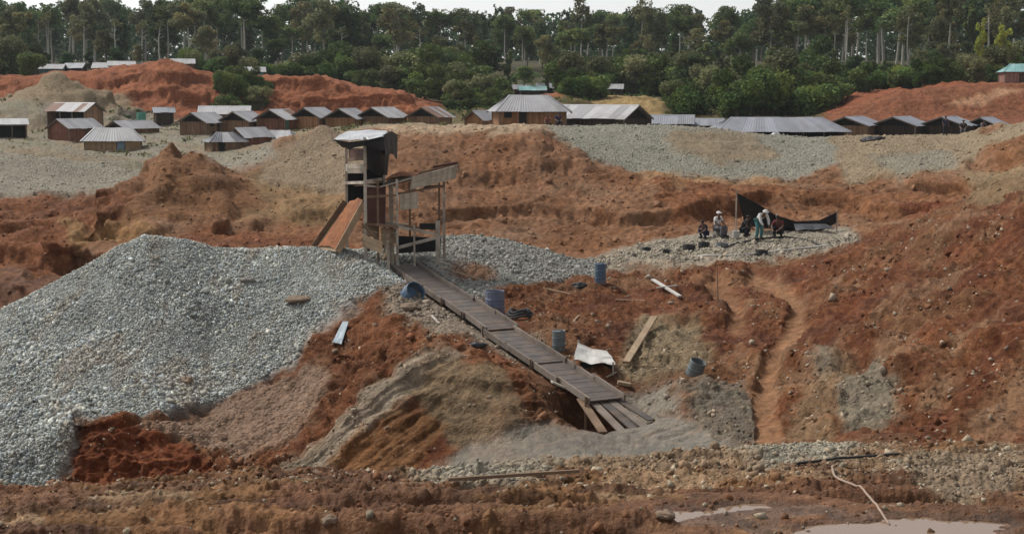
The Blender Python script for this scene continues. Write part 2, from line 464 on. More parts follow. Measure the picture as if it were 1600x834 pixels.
# left flat of pale gravel
zone([(-500, 150), (190, 150), (250, 190), (420, 190), (430, 240), (385, 262), (200, 298), (-500, 298)], 94, 200, (0.245, 0.222, 0.172), 0.8)
zone([(395, 275), (440, 225), (500, 192), (555, 200), (600, 232), (560, 262), (545, 300), (430, 285)], 90, 128, (0.222, 0.168, 0.110), 0.6)
zone([(560, 194), (860, 193), (862, 204), (780, 205), (600, 204)], 98, 125, (0.33, 0.25, 0.18), 0.3)
zone([(180, 345), (205, 310), (252, 222), (268, 214), (290, 220), (350, 258), (400, 285), (420, 320), (300, 350)], 84, 99, (0.150, 0.078, 0.044))
vil = (Y > 112) & (Y < 190)
setzone(vil & (mott + 0.5 * wx > 0.10), (0.225, 0.170, 0.105), 0.5, 0, 0.8)
setzone(vil & (mott - 0.5 * wy < -0.14), (0.170, 0.160, 0.095), 0.5, 0, 0.6)
# tan cone
pc = at(88, 118, 196)
setzone((np.hypot((X - pc.x) * 0.85, (Y - pc.y)) < 9.5 + 2 * wx) & (Y > 170) & (Y < 212), (0.235, 0.178, 0.112), 0.7)
# far right
zone([(850, 192), (1000, 190), (1110, 200), (1300, 212), (1330, 250), (1210, 280), (1000, 274), (925, 250)], 94, 160, (0.235, 0.225, 0.178), 0.9)
zone([(1040, 205), (1180, 208), (1220, 250), (1120, 258), (1050, 232)], 94, 160, (0.215, 0.170, 0.112), 0.5)
zone([(1290, 205), (1545, 205), (1600, 180), (1640, 200), (1545, 232), (1490, 268), (1320, 282)], 92, 160, (0.245, 0.190, 0.122), 0.6)
zone([(1360, 245), (1480, 235), (1500, 262), (1400, 275)], 92, 160, (0.230, 0.205, 0.155), 0.8)
zone([(990, 273), (1200, 276), (1245, 290), (1010, 287)], 88, 110, (0.260, 0.155, 0.088), 0.2)
zone([(1020, 288), (1240, 292), (1180, 330), (1060, 345)], 76, 110, (0.150, 0.064, 0.033))
zone([(1250, 300), (1480, 290), (1520, 330), (1460, 350), (1360, 345), (1300, 330)], 74, 110, (0.160, 0.075, 0.042))
zone([(1410, 322), (1510, 320), (1525, 345), (1420, 350)], 70, 110, (0.115, 0.040, 0.022))
zone([(1535, 225), (1700, 200), (1700, 260), (1560, 262)], 84, 130, (0.165, 0.080, 0.042), 0.1)
zone([(1500, 262), (1620, 250), (1620, 330), (1530, 325)], 60, 110, (0.195, 0.140, 0.085), 0.3)
# hills
zone([(690, 200), (1300, 200), (1300, 120), (690, 120)], 170, 232, (0.090, 0.078, 0.036))
zone([(915, 148), (1040, 155), (1034, 182), (940, 178)], 170, 240, (0.245, 0.185, 0.098))
zone([(805, 135), (872, 135), (878, 156), (810, 156)], 170, 245, (0.180, 0.085, 0.050))
zone([(1280, 200), (1290, 165), (1400, 135), (1700, 118), (1700, 200)], 160, 205, (0.165, 0.066, 0.040))
zone([(1480, 160), (1560, 138), (1600, 140), (1520, 165)], 160, 205, (0.290, 0.170, 0.120))
# the big grey gravel heap
zone([(-500, 1000), (-500, 640), (-100, 535), (0, 480), (120, 418), (180, 380), (225, 362), (300, 368), (345, 384), (430, 382), (520, 374), (585, 392), (610, 425), (560, 462), (515, 490), (480, 518), (455, 560),
      (400, 602), (330, 640), (190, 648), (112, 652), (98, 770), (60, 900)], 39, 63, GRAV, 1.0)
zone([(575, 385), (650, 366), (730, 356), (800, 364), (870, 388), (945, 402), (935, 432), (860, 442), (800, 450), (740, 468), (690, 452), (640, 440), (600, 450), (560, 470), (560, 420)], 49, 68, (0.215, 0.212, 0.190), 0.95)
zone([(700, 410), (760, 415), (770, 440), (725, 440)], 49, 66, (0.165, 0.095, 0.060), 0.4)
zone([(600, 450), (640, 440), (720, 470), (820, 520), (870, 560), (800, 545), (700, 520), (600, 490)], 42, 60, (0.200, 0.160, 0.120), 0.6)
# bench of washed gravel with the miners
zone([(930, 404), (1005, 378), (1100, 358), (1200, 350), (1320, 350), (1345, 372), (1290, 396), (1160, 408), (1030, 420), (950, 418)], 57, 82, (0.265, 0.232, 0.180), 0.6)
zone([(960, 410), (1100, 402), (1180, 398), (1060, 416)], 57, 82, (0.33, 0.28, 0.22), 0.3)
# pit: scarp and clays
zone([(86, 770), (112, 655), (220, 664), (290, 690), (350, 745), (330, 775)], 38, 46, (0.160, 0.058, 0.028))
zone([(210, 662), (330, 642), (420, 598), (500, 560), (520, 600), (450, 690), (380, 725), (310, 690)], 40, 52, (0.195, 0.128, 0.088), 0.5)
zone([(430, 750), (500, 672), (600, 590), (690, 540), (722, 548), (640, 612), (540, 716), (500, 752)], 38, 47, (0.215, 0.185, 0.148), 0.3)
zone([(600, 600), (640, 575), (690, 548), (640, 625)], 38, 47, (0.235, 0.215, 0.180), 0.2)
zone([(618, 612), (690, 552), (780, 562), (800, 600), (830, 655), (790, 690), (700, 700), (660, 650)], 38, 47, (0.160, 0.126, 0.086), 0.2)
zone([(800, 560), (960, 630), (900, 650), (840, 640)], 38, 47, (0.115, 0.062, 0.036), 0.1)
zone([(480, 752), (610, 640), (680, 660), (705, 725), (600, 750)], 37, 46, (0.195, 0.110, 0.056), 0.1)
zone([(640, 735), (690, 675), (715, 720)], 37, 46, DRED)
zone([(680, 735), (735, 692), (800, 668), (935, 646), (1010, 638), (1085, 655), (1165, 695), (1160, 730), (900, 745)], 32, 44.5, (0.205, 0.215, 0.210), 0.08, 0.6)
zone([(960, 610), (1065, 600), (1050, 640), (980, 640)], 38, 50, (0.215, 0.205, 0.180), 0.3, 0.2)
zone([(1062, 610), (1100, 592), (1155, 600), (1192, 640), (1185, 692), (1130, 684), (1070, 650)], 34, 47, (0.125, 0.115, 0.095), 0.3, 0.1)
zone([(995, 500), (1085, 505), (1112, 560), (1090, 590), (1000, 600), (955, 585)], 40, 54, (0.200, 0.165, 0.112), 0.3)
zone([(1305, 590), (1372, 562), (1405, 600), (1405, 662), (1335, 676), (1308, 645)], 28, 46, (0.180, 0.165, 0.132), 0.3)
zone([(1215, 690), (1240, 620), (1320, 545), (1340, 560), (1312, 600), (1300, 680)], 28, 48, (0.190, 0.135, 0.088), 0.2)
zone([(1270, 600), (1290, 545), (1310, 530), (1300, 580)], 28, 48, (0.165, 0.150, 0.120), 0.3)
zone(strip([(1170, 425), (1215, 440), (1245, 470), (1246, 500), (1215, 545), (1196, 590), (1194, 640), (1205, 690)], [9, 10, 12, 12, 13, 14, 13, 14]), 28, 66, (0.265, 0.172, 0.118), 0.0, 0, 1, 0.25)
zone(strip([(1110, 430), (1145, 465), (1155, 500), (1150, 520)], [12, 13, 12, 8]), 40, 66, (0.245, 0.150, 0.100), 0.0, 0, 1, 0.3)
zone([(1020, 440), (1160, 425), (1180, 440), (1090, 452)], 50, 66, (0.215, 0.120, 0.070), 0.2)
# foreground
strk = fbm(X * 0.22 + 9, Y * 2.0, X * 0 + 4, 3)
setzone((Y < 26) & (strk > 0.13), (0.066, 0.027, 0.015), 0.0, 0.3, 0.92)  # near-black bands: wet mud, also painting in the shade of rut faces
setzone((Y < 26) & (mott + 0.6 * wx + 0 * strk > 0.02) & (strk < 0.1), (0.270, 0.185, 0.118), 0.3, 0, 0.8)
setzone((Y < 26) & (mott - 0.5 * wy < -0.12), (0.120, 0.056, 0.032), 0.0, 0.25, 0.8)
zone([(620, 755), (700, 733), (900, 712), (1150, 688), (1330, 682), (1400, 700), (1330, 716), (1100, 724), (900, 734), (700, 760)], 15, 25, (0.225, 0.160, 0.105), 0.4)
zone([(640, 754), (690, 735), (770, 724), (870, 720), (850, 742), (740, 757)], 15, 25, (0.270, 0.245, 0.190), 0.7)
zone([(1140, 702), (1180, 686), (1330, 680), (1350, 700), (1290, 720), (1190, 724)], 15, 25, (0.270, 0.245, 0.190), 0.7)
zone([(1380, 716), (1480, 705), (1600, 700), (1600, 770), (1500, 800), (1430, 770), (1400, 740)], 14, 25, (0.215, 0.160, 0.108), 0.5)
def blur(a, n):
    k_ = np.hanning(n + 2)[1:-1]; k_ /= k_.sum(); hh = n // 2
    b_ = np.pad(a, ((hh, hh), (0, 0)), mode='edge'); a2 = sum(k_[i] * b_[i:i + a.shape[0]] for i in range(n))
    b_ = np.pad(a2, ((0, 0), (hh, hh)), mode='edge'); return sum(k_[i] * b_[:, i:i + a.shape[1]] for i in range(n))
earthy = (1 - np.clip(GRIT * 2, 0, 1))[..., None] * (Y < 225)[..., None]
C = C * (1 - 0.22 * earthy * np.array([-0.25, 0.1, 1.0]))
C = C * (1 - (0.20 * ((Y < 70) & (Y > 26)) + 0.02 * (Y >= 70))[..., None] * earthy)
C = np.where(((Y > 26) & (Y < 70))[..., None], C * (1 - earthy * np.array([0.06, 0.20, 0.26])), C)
C = np.where(((Y > 186) & (Y < 225) & (C[..., 0] > 1.7 * C[..., 1]))[..., None], C * np.array([1.16, 1.02, 0.95]), C)
C = np.stack([blur(C[..., i], 5) for i in range(3)], -1); GRIT = blur(GRIT, 5); WET = blur(WET, 5)

# ---- relief: cut ledges, erosion, clods, ruts
loose = np.clip((GRIT - 0.25) / 0.3, 0, 1)
def terrace(mask, step, k, sharp, fx):
    global Z
    def cut(i):
        t = Z[i] / step + 1.1 * fbm(X[i] * fx, Y[i] * fx, X[i] * 0, 3) + 0.35 * perlin(X[i] * fx * 6, Y[i] * fx * 6, X[i] * 0)
        f = np.floor(t); q = np.clip((t - f - 0.5) * sharp + 0.5, 0, 1); q = q * q * (3 - 2 * q)
        return (f + q - t) * step * k
    Z = Z + mask * part_fbm(mask, cut)
ramp = lambda a, lo, hi: np.clip((a - lo) / (hi - lo), 0, 1)
conem = blur(inpoly(U0, V0, [(170, 350), (205, 300), (252, 215), (268, 205), (300, 215), (380, 258), (420, 290), (430, 330), (300, 355)]).astype(float), 9)
terrace(ramp(Y, 70, 74) * ramp(-Y, -99, -96) * (1 - loose) * (1 - conem) * (0.55 + 0.45 * ramp(-U0, -260, -140) + 0.2 * ramp(U0, 930, 1000)) * (0.45 + 0.55 * ramp(-Y, -95, -90)), 1.9, 0.55, 2.3, 0.045)
terrace(ramp(Y, 29, 31) * ramp(-Y, -64, -58) * (1 - loose) * (1 - np.clip(WET * 3, 0, 1)) * ramp(U0, 960, 1060), 0.8, 0.55, 2.4, 0.10)
terrace(ramp(Y, 40, 42) * ramp(-Y, -56, -50) * (1 - loose) * (1 - np.clip(WET * 3, 0, 1)) * ramp(-U0, -960, -900), 0.6, 0.40, 2.4, 0.15)
terrace(ramp(Y, 192, 196) * ramp(-Y, -216, -208), 3.1, 0.34, 2.2, 0.03)
# footpath trodden into the slope
pathm = np.zeros(X.shape)
for pl, wd in (([(1170, 425), (1215, 440), (1245, 470), (1246, 500), (1215, 545), (1196, 590), (1194, 640), (1205, 690)], 13), ([(1110, 430), (1145, 465), (1155, 500), (1150, 520)], 12)):
    pathm = np.maximum(pathm, inpoly(U0 + 6 * wx, V0 + 3 * wy, strip(pl, wd)) * ((Y > 28) & (Y < 66)))
pathm = blur(pathm, 9)
Z = Z - 0.26 * pathm
gx = np.gradient(Z, axis=0); 
def normals():
    P = np.stack([X, Y, Z], -1)
    du = np.gradient(P, axis=1); dv = np.gradient(P, axis=0)
    N = np.cross(du, dv); N /= np.linalg.norm(N, axis=-1, keepdims=True) + 1e-9
    return N
N = normals()
steep = np.clip((1 - N[..., 2]) * 2.2, 0, 1)
mid = np.clip((Y - 27) / 6, 0, 1) * np.clip((80 - Y) / 10, 0, 1)
far = np.clip((Y - 68) / 10, 0, 1) * np.clip((240 - Y) / 30, 0, 1)
near = np.clip((26 - Y) / 3, 0, 1)
smooth_g = 1 - 0.75 * np.clip((GRIT - 0.3) / 0.5, 0, 1)
smooth_g = smooth_g * (1 - 0.8 * pathm) * (1 - 0.55 * conem)
band = inpoly(UW, VW, [(430, 750), (500, 672), (600, 590), (690, 540), (780, 556), (830, 650), (760, 700), (640, 745), (500, 755)]) & (Y > 38) & (Y < 47)
smooth_g = smooth_g * (1 - 0.68 * blur(band.astype(float), 7))
smooth_g = smooth_g * (1 - 0.85 * np.clip(WET * 2, 0, 1))
D = np.zeros(X.shape)
def on(mask, fn): return mask * part_fbm(mask, lambda i: fn(X[i], Y[i], Z[i], wx[i]))
D += on(mid * smooth_g, lambda x, y, z, w: 0.50 * fbm(x * 0.22, y * 0.22, z * 0.22, 3) + 0.44 * fbm(x * 0.75, y * 0.75, z * 0.75, 4, 0.55)
        + 0.30 * (0.28 - np.abs(fbm(x * 2.2, y * 2.2, z * 2.2, 3))) + 0.07 * np.abs(perlin(x * 5.5, y * 5.5, z * 5.5)))
D -= on(mid * smooth_g * (0.3 + steep), lambda x, y, z, w: 0.26 * (1 - np.abs(perlin(x * 0.9 + 0.8 * w, y * 0.22, z * 0.25)) ** 0.6))      # gullies
D += on(mid * (1 - smooth_g), lambda x, y, z, w: 0.10 * fbm(x * 0.6, y * 0.6, z * 0.6, 3))
# washed runnels along the clay spur
run = blur((inpoly(UW, VW, [(300, 760), (330, 690), (450, 600), (560, 560), (690, 535), (730, 560), (700, 640), (640, 740)]) & (Y > 38) & (Y < 50)).astype(float), 9)
runn = part_fbm(run, lambda i: fbm((X[i] * 0.59 - Y[i] * 0.81) * 1.7, (X[i] * 0.81 + Y[i] * 0.59) * 0.16, X[i] * 0, 3))
D += run * 0.42 * (0.2 - np.abs(runn))
C = C * (1 + (run * np.clip(runn, -0.4, 0.4) * 0.9)[..., None] * np.array([0.9, 1.0, 1.15]))
hil = np.clip((Y - 190) / 6, 0, 1) * far
D += on(hil, lambda x, y, z, w: 1.1 * fbm(x * 0.16, y * 0.16, z * 0.16, 3) + 0.6 * (0.3 - np.abs(fbm(x * 0.5, y * 0.5, z * 0.5, 3))))
D += on(far * smooth_g, lambda x, y, z, w: 0.55 * fbm(x * 0.11, y * 0.11, z * 0.11, 3) + 0.36 * fbm(x * 0.42, y * 0.42, z * 0.42, 4, 0.55) + 0.35 * (0.28 - np.abs(fbm(x * 1.1, y * 1.1, z * 1.1, 2))))
D -= on(far * (0.35 + 0.65 * smooth_g) * np.clip(steep * 1.8, 0, 1), lambda x, y, z, w: 0.9 * (1 - np.abs(perlin(x * 0.42 + 0.9 * w, y * 0.10, z * 0.12)) ** 0.6) + 0.35 * (1 - np.abs(perlin(x * 1.3 + 0.9 * w, y * 0.2, z * 0.3)) ** 0.6))
D += on(far * (1 - smooth_g), lambda x, y, z, w: 0.55 * fbm(x * 0.13, y * 0.13, z * 0.13, 2) + 0.3 * fbm(x * 0.4, y * 0.4, z * 0.4, 3))
X = X + N[..., 0] * D; Y = Y + N[..., 1] * D; Z = Z + N[..., 2] * D
# ruts run across the foreground bank, broken into clods
rut = part_fbm(near, lambda i: fbm(X[i] * 0.14 + 3, Y[i] * 1.30 + 0.5 * wx[i], X[i] * 0, 3))
rut = np.sign(rut) * np.abs(rut) ** 0.8
Z = Z + on(near, lambda x, y, z, w: 0.12 * fbm(x * 1.1, y * 1.6, z * 0, 3) + 0.17 * np.abs(fbm(x * 3.4, y * 3.4, z * 3.4, 4, 0.6)) * (0.3 + 1.4 * np.clip(fbm(x * 0.7, y * 0.9, z * 0, 2) + 0.4, 0, 1)) + 0.06 * np.abs(perlin(x * 9, y * 9, z * 9)) - 0.04)
calm = 1 - 0.8 * np.clip(1 - np.hypot((X - at(1270, 825, 16.6).x) / 2.6, (Y - 16.4) / 1.3), 0, 0.5) * 2
calm = calm * (1 - 0.65 * ramp(Y, 18.6, 19.6) * ramp(U0, 700, 900))
Z = Z + near * 0.44 * rut * calm
Y = Y + on(near, lambda x, y, z, w: 0.07 * fbm(x * 2.2, z * 7.0, y * 0.6, 3))
# clay flow smooth ripples
fl = (WET > 0.5)
Z = Z - on(np.clip(WET * 2, 0, 1) * (Y > 30), lambda x, y, z, w: 0.24 * (1 - np.abs(perlin(x * 0.30 - y * 0.9 + 0.5 * w, x * 0.16 + y * 0.10, x * 0)) ** 0.4))

# bed of the sluice: the ground lies just under its floor
SL0, SL1 = at(630, 414, 57.0), at(945, 626, 41.8)
tt_ = np.clip(((X - SL0.x) * (SL1.x - SL0.x) + (Y - SL0.y) * (SL1.y - SL0.y)) / ((SL1.x - SL0.x) ** 2 + (SL1.y - SL0.y) ** 2), 0, 1)
dist_ = np.hypot(X - (SL0.x + tt_ * (SL1.x - SL0.x)), Y - (SL0.y + tt_ * (SL1.y - SL0.y)))
bed = SL0.z + tt_ * (SL1.z - SL0.z) - 0.22 - 0.9 * np.clip((tt_ - 0.91) / 0.05, 0, 1)
kb = np.clip((1.9 - dist_) / 0.9, 0, 1) * (Y > 40.2) * (Y < 58)
Z = Z * (1 - kb) + np.minimum(Z, bed + 0.25 * (dist_ > 0.9)) * kb
kb2 = np.clip((1.3 - dist_) / 0.6, 0, 1) * (Y > 44.0) * (Y < 58)
Z = Z * (1 - kb2) + np.maximum(Z, bed - 0.12) * kb2

# ---- lookups on the finished sheet
def gz(x, y):
    s = x / y
    c = np.searchsorted(S, s) - 1; c = int(np.clip(c, 0, len(S) - 2))
    t = (s - S[c]) / (S[c + 1] - S[c])
    return float((1 - t) * np.interp(y, Y[:, c], Z[:, c]) + t * np.interp(y, Y[:, c + 1], Z[:, c + 1]))
def hit(u, v, y0, y1, n=400):
    """where the line of sight (u, v) meets the ground between y0 and y1"""
    yy = np.linspace(y0, y1, n); dx, dy, dz = ray(u, v)
    s_ = dx / dy; c = int(np.clip(np.searchsorted(S, s_) - 1, 0, len(S) - 2)); t = (s_ - S[c]) / (S[c + 1] - S[c])
    g_ = (1 - t) * np.interp(yy, Y[:, c], Z[:, c]) + t * np.interp(yy, Y[:, c + 1], Z[:, c + 1])
    w = np.nonzero(g_ >= CAMZ + dz / dy * yy)[0]
    k = w[0] if len(w) else n - 1
    return Vector((float(s_ * yy[k]), float(yy[k]), float(g_[k])))

# puddles: shallow basins pressed into the bank
PUDDLES = []
for (u, v, Yp, rx, ry, rot) in ((1150, 810, 16.9, 0.85, 0.48, 0.10), (1400, 832, 16.25, 1.3, 0.50, 0.05)):
    p = at(u, v, Yp)
    dx, dy = X - p.x, Y - p.y
    ca, sa = math.cos(rot), math.sin(rot)
    rr = np.hypot((dx * ca + dy * sa) / rx, (-dx * sa + dy * ca) / ry) + part_fbm(near, lambda i: 0.75 * fbm(X[i] * 1.3, Y[i] * 2.2, X[i] * 0, 3) + 0.2 * perlin(X[i] * 5, Y[i] * 6, X[i] * 0))
    wgt = np.clip((1.75 - rr) / 0.75, 0, 1); wgt = wgt * wgt * (3 - 2 * wgt)
    basin = p.z + np.clip((rr - 1.0) * 0.16, -0.05, 0.09)
    near_p = (Y < 24)
    Zn = Z * (1 - wgt) + (basin + 0.12 * (Z - p.z) * (rr > 1)) * wgt
    rim = np.hypot((dx * ca + dy * sa) / rx, (-dx * sa + dy * ca) / ry)
    Zn = np.where((rr > 1.0) & (rim < 2.1), np.maximum(Zn, p.z + 0.012 + 0.10 * np.clip(rr - 1, 0, 0.5)), Zn)
    Z = np.where(near_p, Zn, Z)
    near_m = near_p & (rr < 1.35)
    WET[near_m] = 0.5; C[near_m] = C[near_m] * 0.4 + np.array([0.10, 0.055, 0.032]) * 0.6
    PUDDLES.append((p, rx, ry, rot))

# ---- ground material
def earth_material():
    m_, nt, b = new_mat('earth', 0.95, 0.15)
    tc = node(nt, 'ShaderNodeTexCoord'); vec = tc.outputs['Object']
    tint = node(nt, 'ShaderNodeAttribute', attribute_name='tint').outputs['Color']
    grit = node(nt, 'ShaderNodeAttribute', attribute_name='grit').outputs['Fac']
    wet = node(nt, 'ShaderNodeAttribute', attribute_name='wet').outputs['Fac']
    n1 = noise_n(nt, vec, 0.45, 8, 0.62); n2 = noise_n(nt, vec, 3.2, 7, 0.65); n3 = noise_n(nt, vec, 14, 4, 0.6)
    k = math_n(nt, 'MULTIPLY', maprange(nt, n1.outputs[0], 0.3, 0.7, 0.66, 1.34), maprange(nt, n2.outputs[0], 0.3, 0.7, 0.56, 1.48))
    k = math_n(nt, 'MULTIPLY', k, maprange(nt, n3.outputs[0], 0.3, 0.7, 0.85, 1.15))
    c = mix(nt, maprange(nt, n2.outputs[0], 0.52, 0.72, 0.0, 0.26), tint, (0.26, 0.160, 0.085))
    c = mix(nt, maprange(nt, noise_n(nt, vec, 0.9, 5, 0.6).outputs[0], 0.5, 0.7, 0.0, 0.30), c, (0.12, 0.045, 0.022))
    c = mix(nt, math_n(nt, 'MULTIPLY', grit, 0.75), c, tint)
    # grit: every little stone its own grey
    v1 = node(nt, 'ShaderNodeTexVoronoi', i_Scale=9.0); nt.links.new(vec, v1.inputs['Vector'])
    sx = node(nt, 'ShaderNodeSeparateColor'); nt.links.new(v1.outputs['Color'], sx.inputs[0])
    kg = maprange(nt, sx.outputs[0], 0, 1, 0.55, 1.4)
    kk = node(nt, 'ShaderNodeMix', data_type='FLOAT')
    nt.links.new(grit, kk.inputs[0]); nt.links.new(k, kk.inputs[2]); nt.links.new(kg, kk.inputs[3])
    c = scale_col(nt, c, kk.outputs[0])
    # scattered pale pebbles in the earth
    v2 = node(nt, 'ShaderNodeTexVoronoi', i_Scale=3.6); nt.links.new(vec, v2.inputs['Vector'])
    s2 = node(nt, 'ShaderNodeSeparateColor'); nt.links.new(v2.outputs['Color'], s2.inputs[0])
    rad = maprange(nt, s2.outputs[1], 0.55, 1.0, 0.0, 0.20)
    peb = math_n(nt, 'LESS_THAN', v2.outputs['Distance'], rad)
    c = mix(nt, math_n(nt, 'MULTIPLY', peb, 0.6), c, (0.30, 0.23, 0.165))
    c = mix(nt, math_n(nt, 'MULTIPLY', wet, 0.2), c, (0.12, 0.115, 0.105))
    nt.links.new(c, b.inputs['Base Color'])
    nt.links.new(maprange(nt, wet, 0, 0.6, 0.95, 0.42), b.inputs['Roughness'])
    hgt = math_n(nt, 'ADD', n2.outputs[0], math_n(nt, 'MULTIPLY', n3.outputs[0], 0.5))
    hgt = math_n(nt, 'ADD', hgt, math_n(nt, 'MULTIPLY', math_n(nt, 'MULTIPLY', v1.outputs['Distance'], grit), -1.2))
    bump(nt, b, hgt, 0.9, 0.14)
    return m_
EARTH = earth_material()
nr, nc = X.shape
idx = np.arange(nr * nc, dtype=np.int32).reshape(nr, nc)
F = np.stack([idx[:-1, :-1], idx[:-1, 1:], idx[1:, 1:], idx[1:, :-1]], -1).reshape(-1, 4)
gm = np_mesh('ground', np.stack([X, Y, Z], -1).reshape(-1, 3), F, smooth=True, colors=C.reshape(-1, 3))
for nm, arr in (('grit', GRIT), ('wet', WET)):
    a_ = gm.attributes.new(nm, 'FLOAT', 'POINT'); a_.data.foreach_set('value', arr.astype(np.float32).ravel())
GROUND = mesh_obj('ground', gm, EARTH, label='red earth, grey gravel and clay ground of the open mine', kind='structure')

# ---- water in the ruts
wm, nt, b = new_mat('muddy_water', 0.06, 0.5)
b.inputs['Base Color'].default_value = (0.20, 0.13, 0.085, 1)
tcw = node(nt, 'ShaderNodeTexCoord')
bump(nt, b, noise_n(nt, tcw.outputs['Object'], 6, 2, 0.4).outputs[0], 0.12, 0.01)
for i, (p, rx, ry, rot) in enumerate(PUDDLES):
    vs = [(0, 0, 0)]; n = 40
    for k in range(n):
        t = 2 * PI * k / n
        a_, b_ = math.cos(t) * rx * 1.75, math.sin(t) * ry * 1.85
        vs.append((a_ * math.cos(rot) - b_ * math.sin(rot), a_ * math.sin(rot) + b_ * math.cos(rot), 0))
    mb = MB().add(vs, [(0, k + 1, (k + 1) % n + 1) for k in range(n)])
    mb.build('puddle', wm, loc=p, kind='structure', label=('muddy puddle in the foreground rut, left one' if i == 0 else 'wider muddy puddle at the lower right corner'))
# ================================================================== LOOSE STONES
stone_mat, nt, b = new_mat('stone', 0.9, 0.25)
tc = node(nt, 'ShaderNodeTexCoord')
t_ = node(nt, 'ShaderNodeAttribute', attribute_name='tint').outputs['Color']
n_ = noise_n(nt, tc.outputs['Object'], 22, 4, 0.6)
nt.links.new(scale_col(nt, t_, maprange(nt, n_.outputs[0], 0.3, 0.7, 0.8, 1.2)), b.inputs['Base Color'])
bump(nt, b, n_.outputs[0], 0.5, 0.02)

CUBE = np.array([[x, y, z] for x in (-1, 1) for y in (-1, 1) for z in (-1, 1)], float)
CF = np.array([(0, 1, 3, 2), (4, 6, 7, 5), (0, 4, 5, 1), (2, 3, 7, 6), (0, 2, 6, 4), (1, 5, 7, 3)])
cellA = np.zeros(X.shape)
cellA[:-1, :-1] = np.abs((X[:-1, 1:] - X[:-1, :-1]) * (Y[1:, :-1] - Y[:-1, :-1])) * np.clip(1.0 / np.clip(N[:-1, :-1, 2], 0.35, 1), 1, 2.5)

def sample(weight, n):
    w = (weight * cellA).ravel(); cs = np.cumsum(w)
    i = np.searchsorted(cs, RNG.random(n) * cs[-1])
    r, c = np.unravel_index(np.clip(i, 0, X.size - 1), X.shape)
    r = np.clip(r, 0, nr - 2); c = np.clip(c, 0, nc - 2)
    a, b_ = RNG.random(n), RNG.random(n)
    def q(A): return (A[r, c] * (1 - a) * (1 - b_) + A[r, c + 1] * a * (1 - b_) + A[r + 1, c] * (1 - a) * b_ + A[r + 1, c + 1] * a * b_)
    return np.stack([q(X), q(Y), q(Z)], -1), C[r, c]

def stones_mesh(name, pos, size, tint):
    n = len(pos)
    V = CUBE[None] * (0.78 + 0.44 * RNG.random((n, 8, 1))) + RNG.normal(0, 0.16, (n, 8, 3))
    V[:, 1::2] *= 0.8 ; V *= np.stack([np.ones(n), 0.6 + 0.5 * RNG.random(n), 0.42 + 0.35 * RNG.random(n)], -1)[:, None]
    q = RNG.normal(size=(n, 4)); q[:, 0] += 0.6; q /= np.linalg.norm(q, axis=1)[:, None]
    w, x, y, z = q.T
    R = np.stack([1 - 2*(y*y+z*z), 2*(x*y-z*w), 2*(x*z+y*w), 2*(x*y+z*w), 1 - 2*(x*x+z*z), 2*(y*z-x*w), 2*(x*z-y*w), 2*(y*z+x*w), 1 - 2*(x*x+y*y)], -1).reshape(n, 3, 3)
    V = np.einsum('nij,nkj->nki', R, V) * (size * 0.5)[:, None, None] + pos[:, None]
    Fc = (CF[None] + 8 * np.arange(n)[:, None, None]).reshape(-1, 4)
    return np_mesh(name, V.reshape(-1, 3), Fc, colors=np.repeat(tint, 8, axis=0))

infr = (U0 > -60) & (U0 < 1660) & (V0 < 860)
heapw = ((Y > 39) & (Y < 59) & (GRIT > 0.8) & (U0 < 640) & infr)
def grey_tint(n, base=(0.285, 0.285, 0.25)):
    k = np.clip(RNG.normal(1.0, 0.29, n), 0.35, 1.8)[:, None]
    hue = RNG.normal(0, 0.05, (n, 1)) * np.array([[1, 0.2, -1]])
    return np.array(base)[None] * k * (1 + hue)
pos, _ = sample(heapw, 66000)
size = np.clip(RNG.lognormal(math.log(0.054), 0.42, len(pos)), 0.03, 0.24)
pn = fbm(pos[:, 0] * 0.35, pos[:, 1] * 0.35, pos[:, 2] * 0.35, 3); pn2 = fbm(pos[:, 0] * 1.1 + 9, pos[:, 1] * 0.3, pos[:, 2] * 0.3, 3)
size = size * np.clip(1.0 + 1.3 * pn, 0.5, 1.7) * (1.25 - 0.45 * np.clip((pos[:, 2] - pos[:, 2].min()) / np.ptp(pos[:, 2]), 0, 1))                 # sorted by the tipping: coarse and fine runs
tint = grey_tint(len(pos), (0.335, 0.348, 0.322)) * (1 + 0.45 * pn2)[:, None]
brown = np.clip((pn2 - 0.10) * 3.0, 0, 0.55)[:, None]
tint = tint * (1 - brown) + np.array([[0.235, 0.185, 0.135]]) * brown
order = np.argsort(-size / pos[:, 1])
# the stones that show largest are single pieces of the ground, the rest one mass
def single_stones(pos, size, tint, n):
    for i in range(n):
        me = stones_mesh('stone', np.zeros((1, 3)), size[i:i + 1], tint[i:i + 1])
        mesh_obj('stone', me, stone_mat, GROUND, Vector(pos[i]) + Vector((0, 0, size[i] * 0.12)))
big = order[:110]
single_stones(pos[big], size[big], tint[big], len(big))
rest = order[110:]
me = stones_mesh('gravel', pos[rest] + [0, 0, 0.01], size[rest], tint[rest])
mesh_obj('gravel', me, stone_mat, kind='stuff', label='loose grey broken stones covering the big gravel heap')
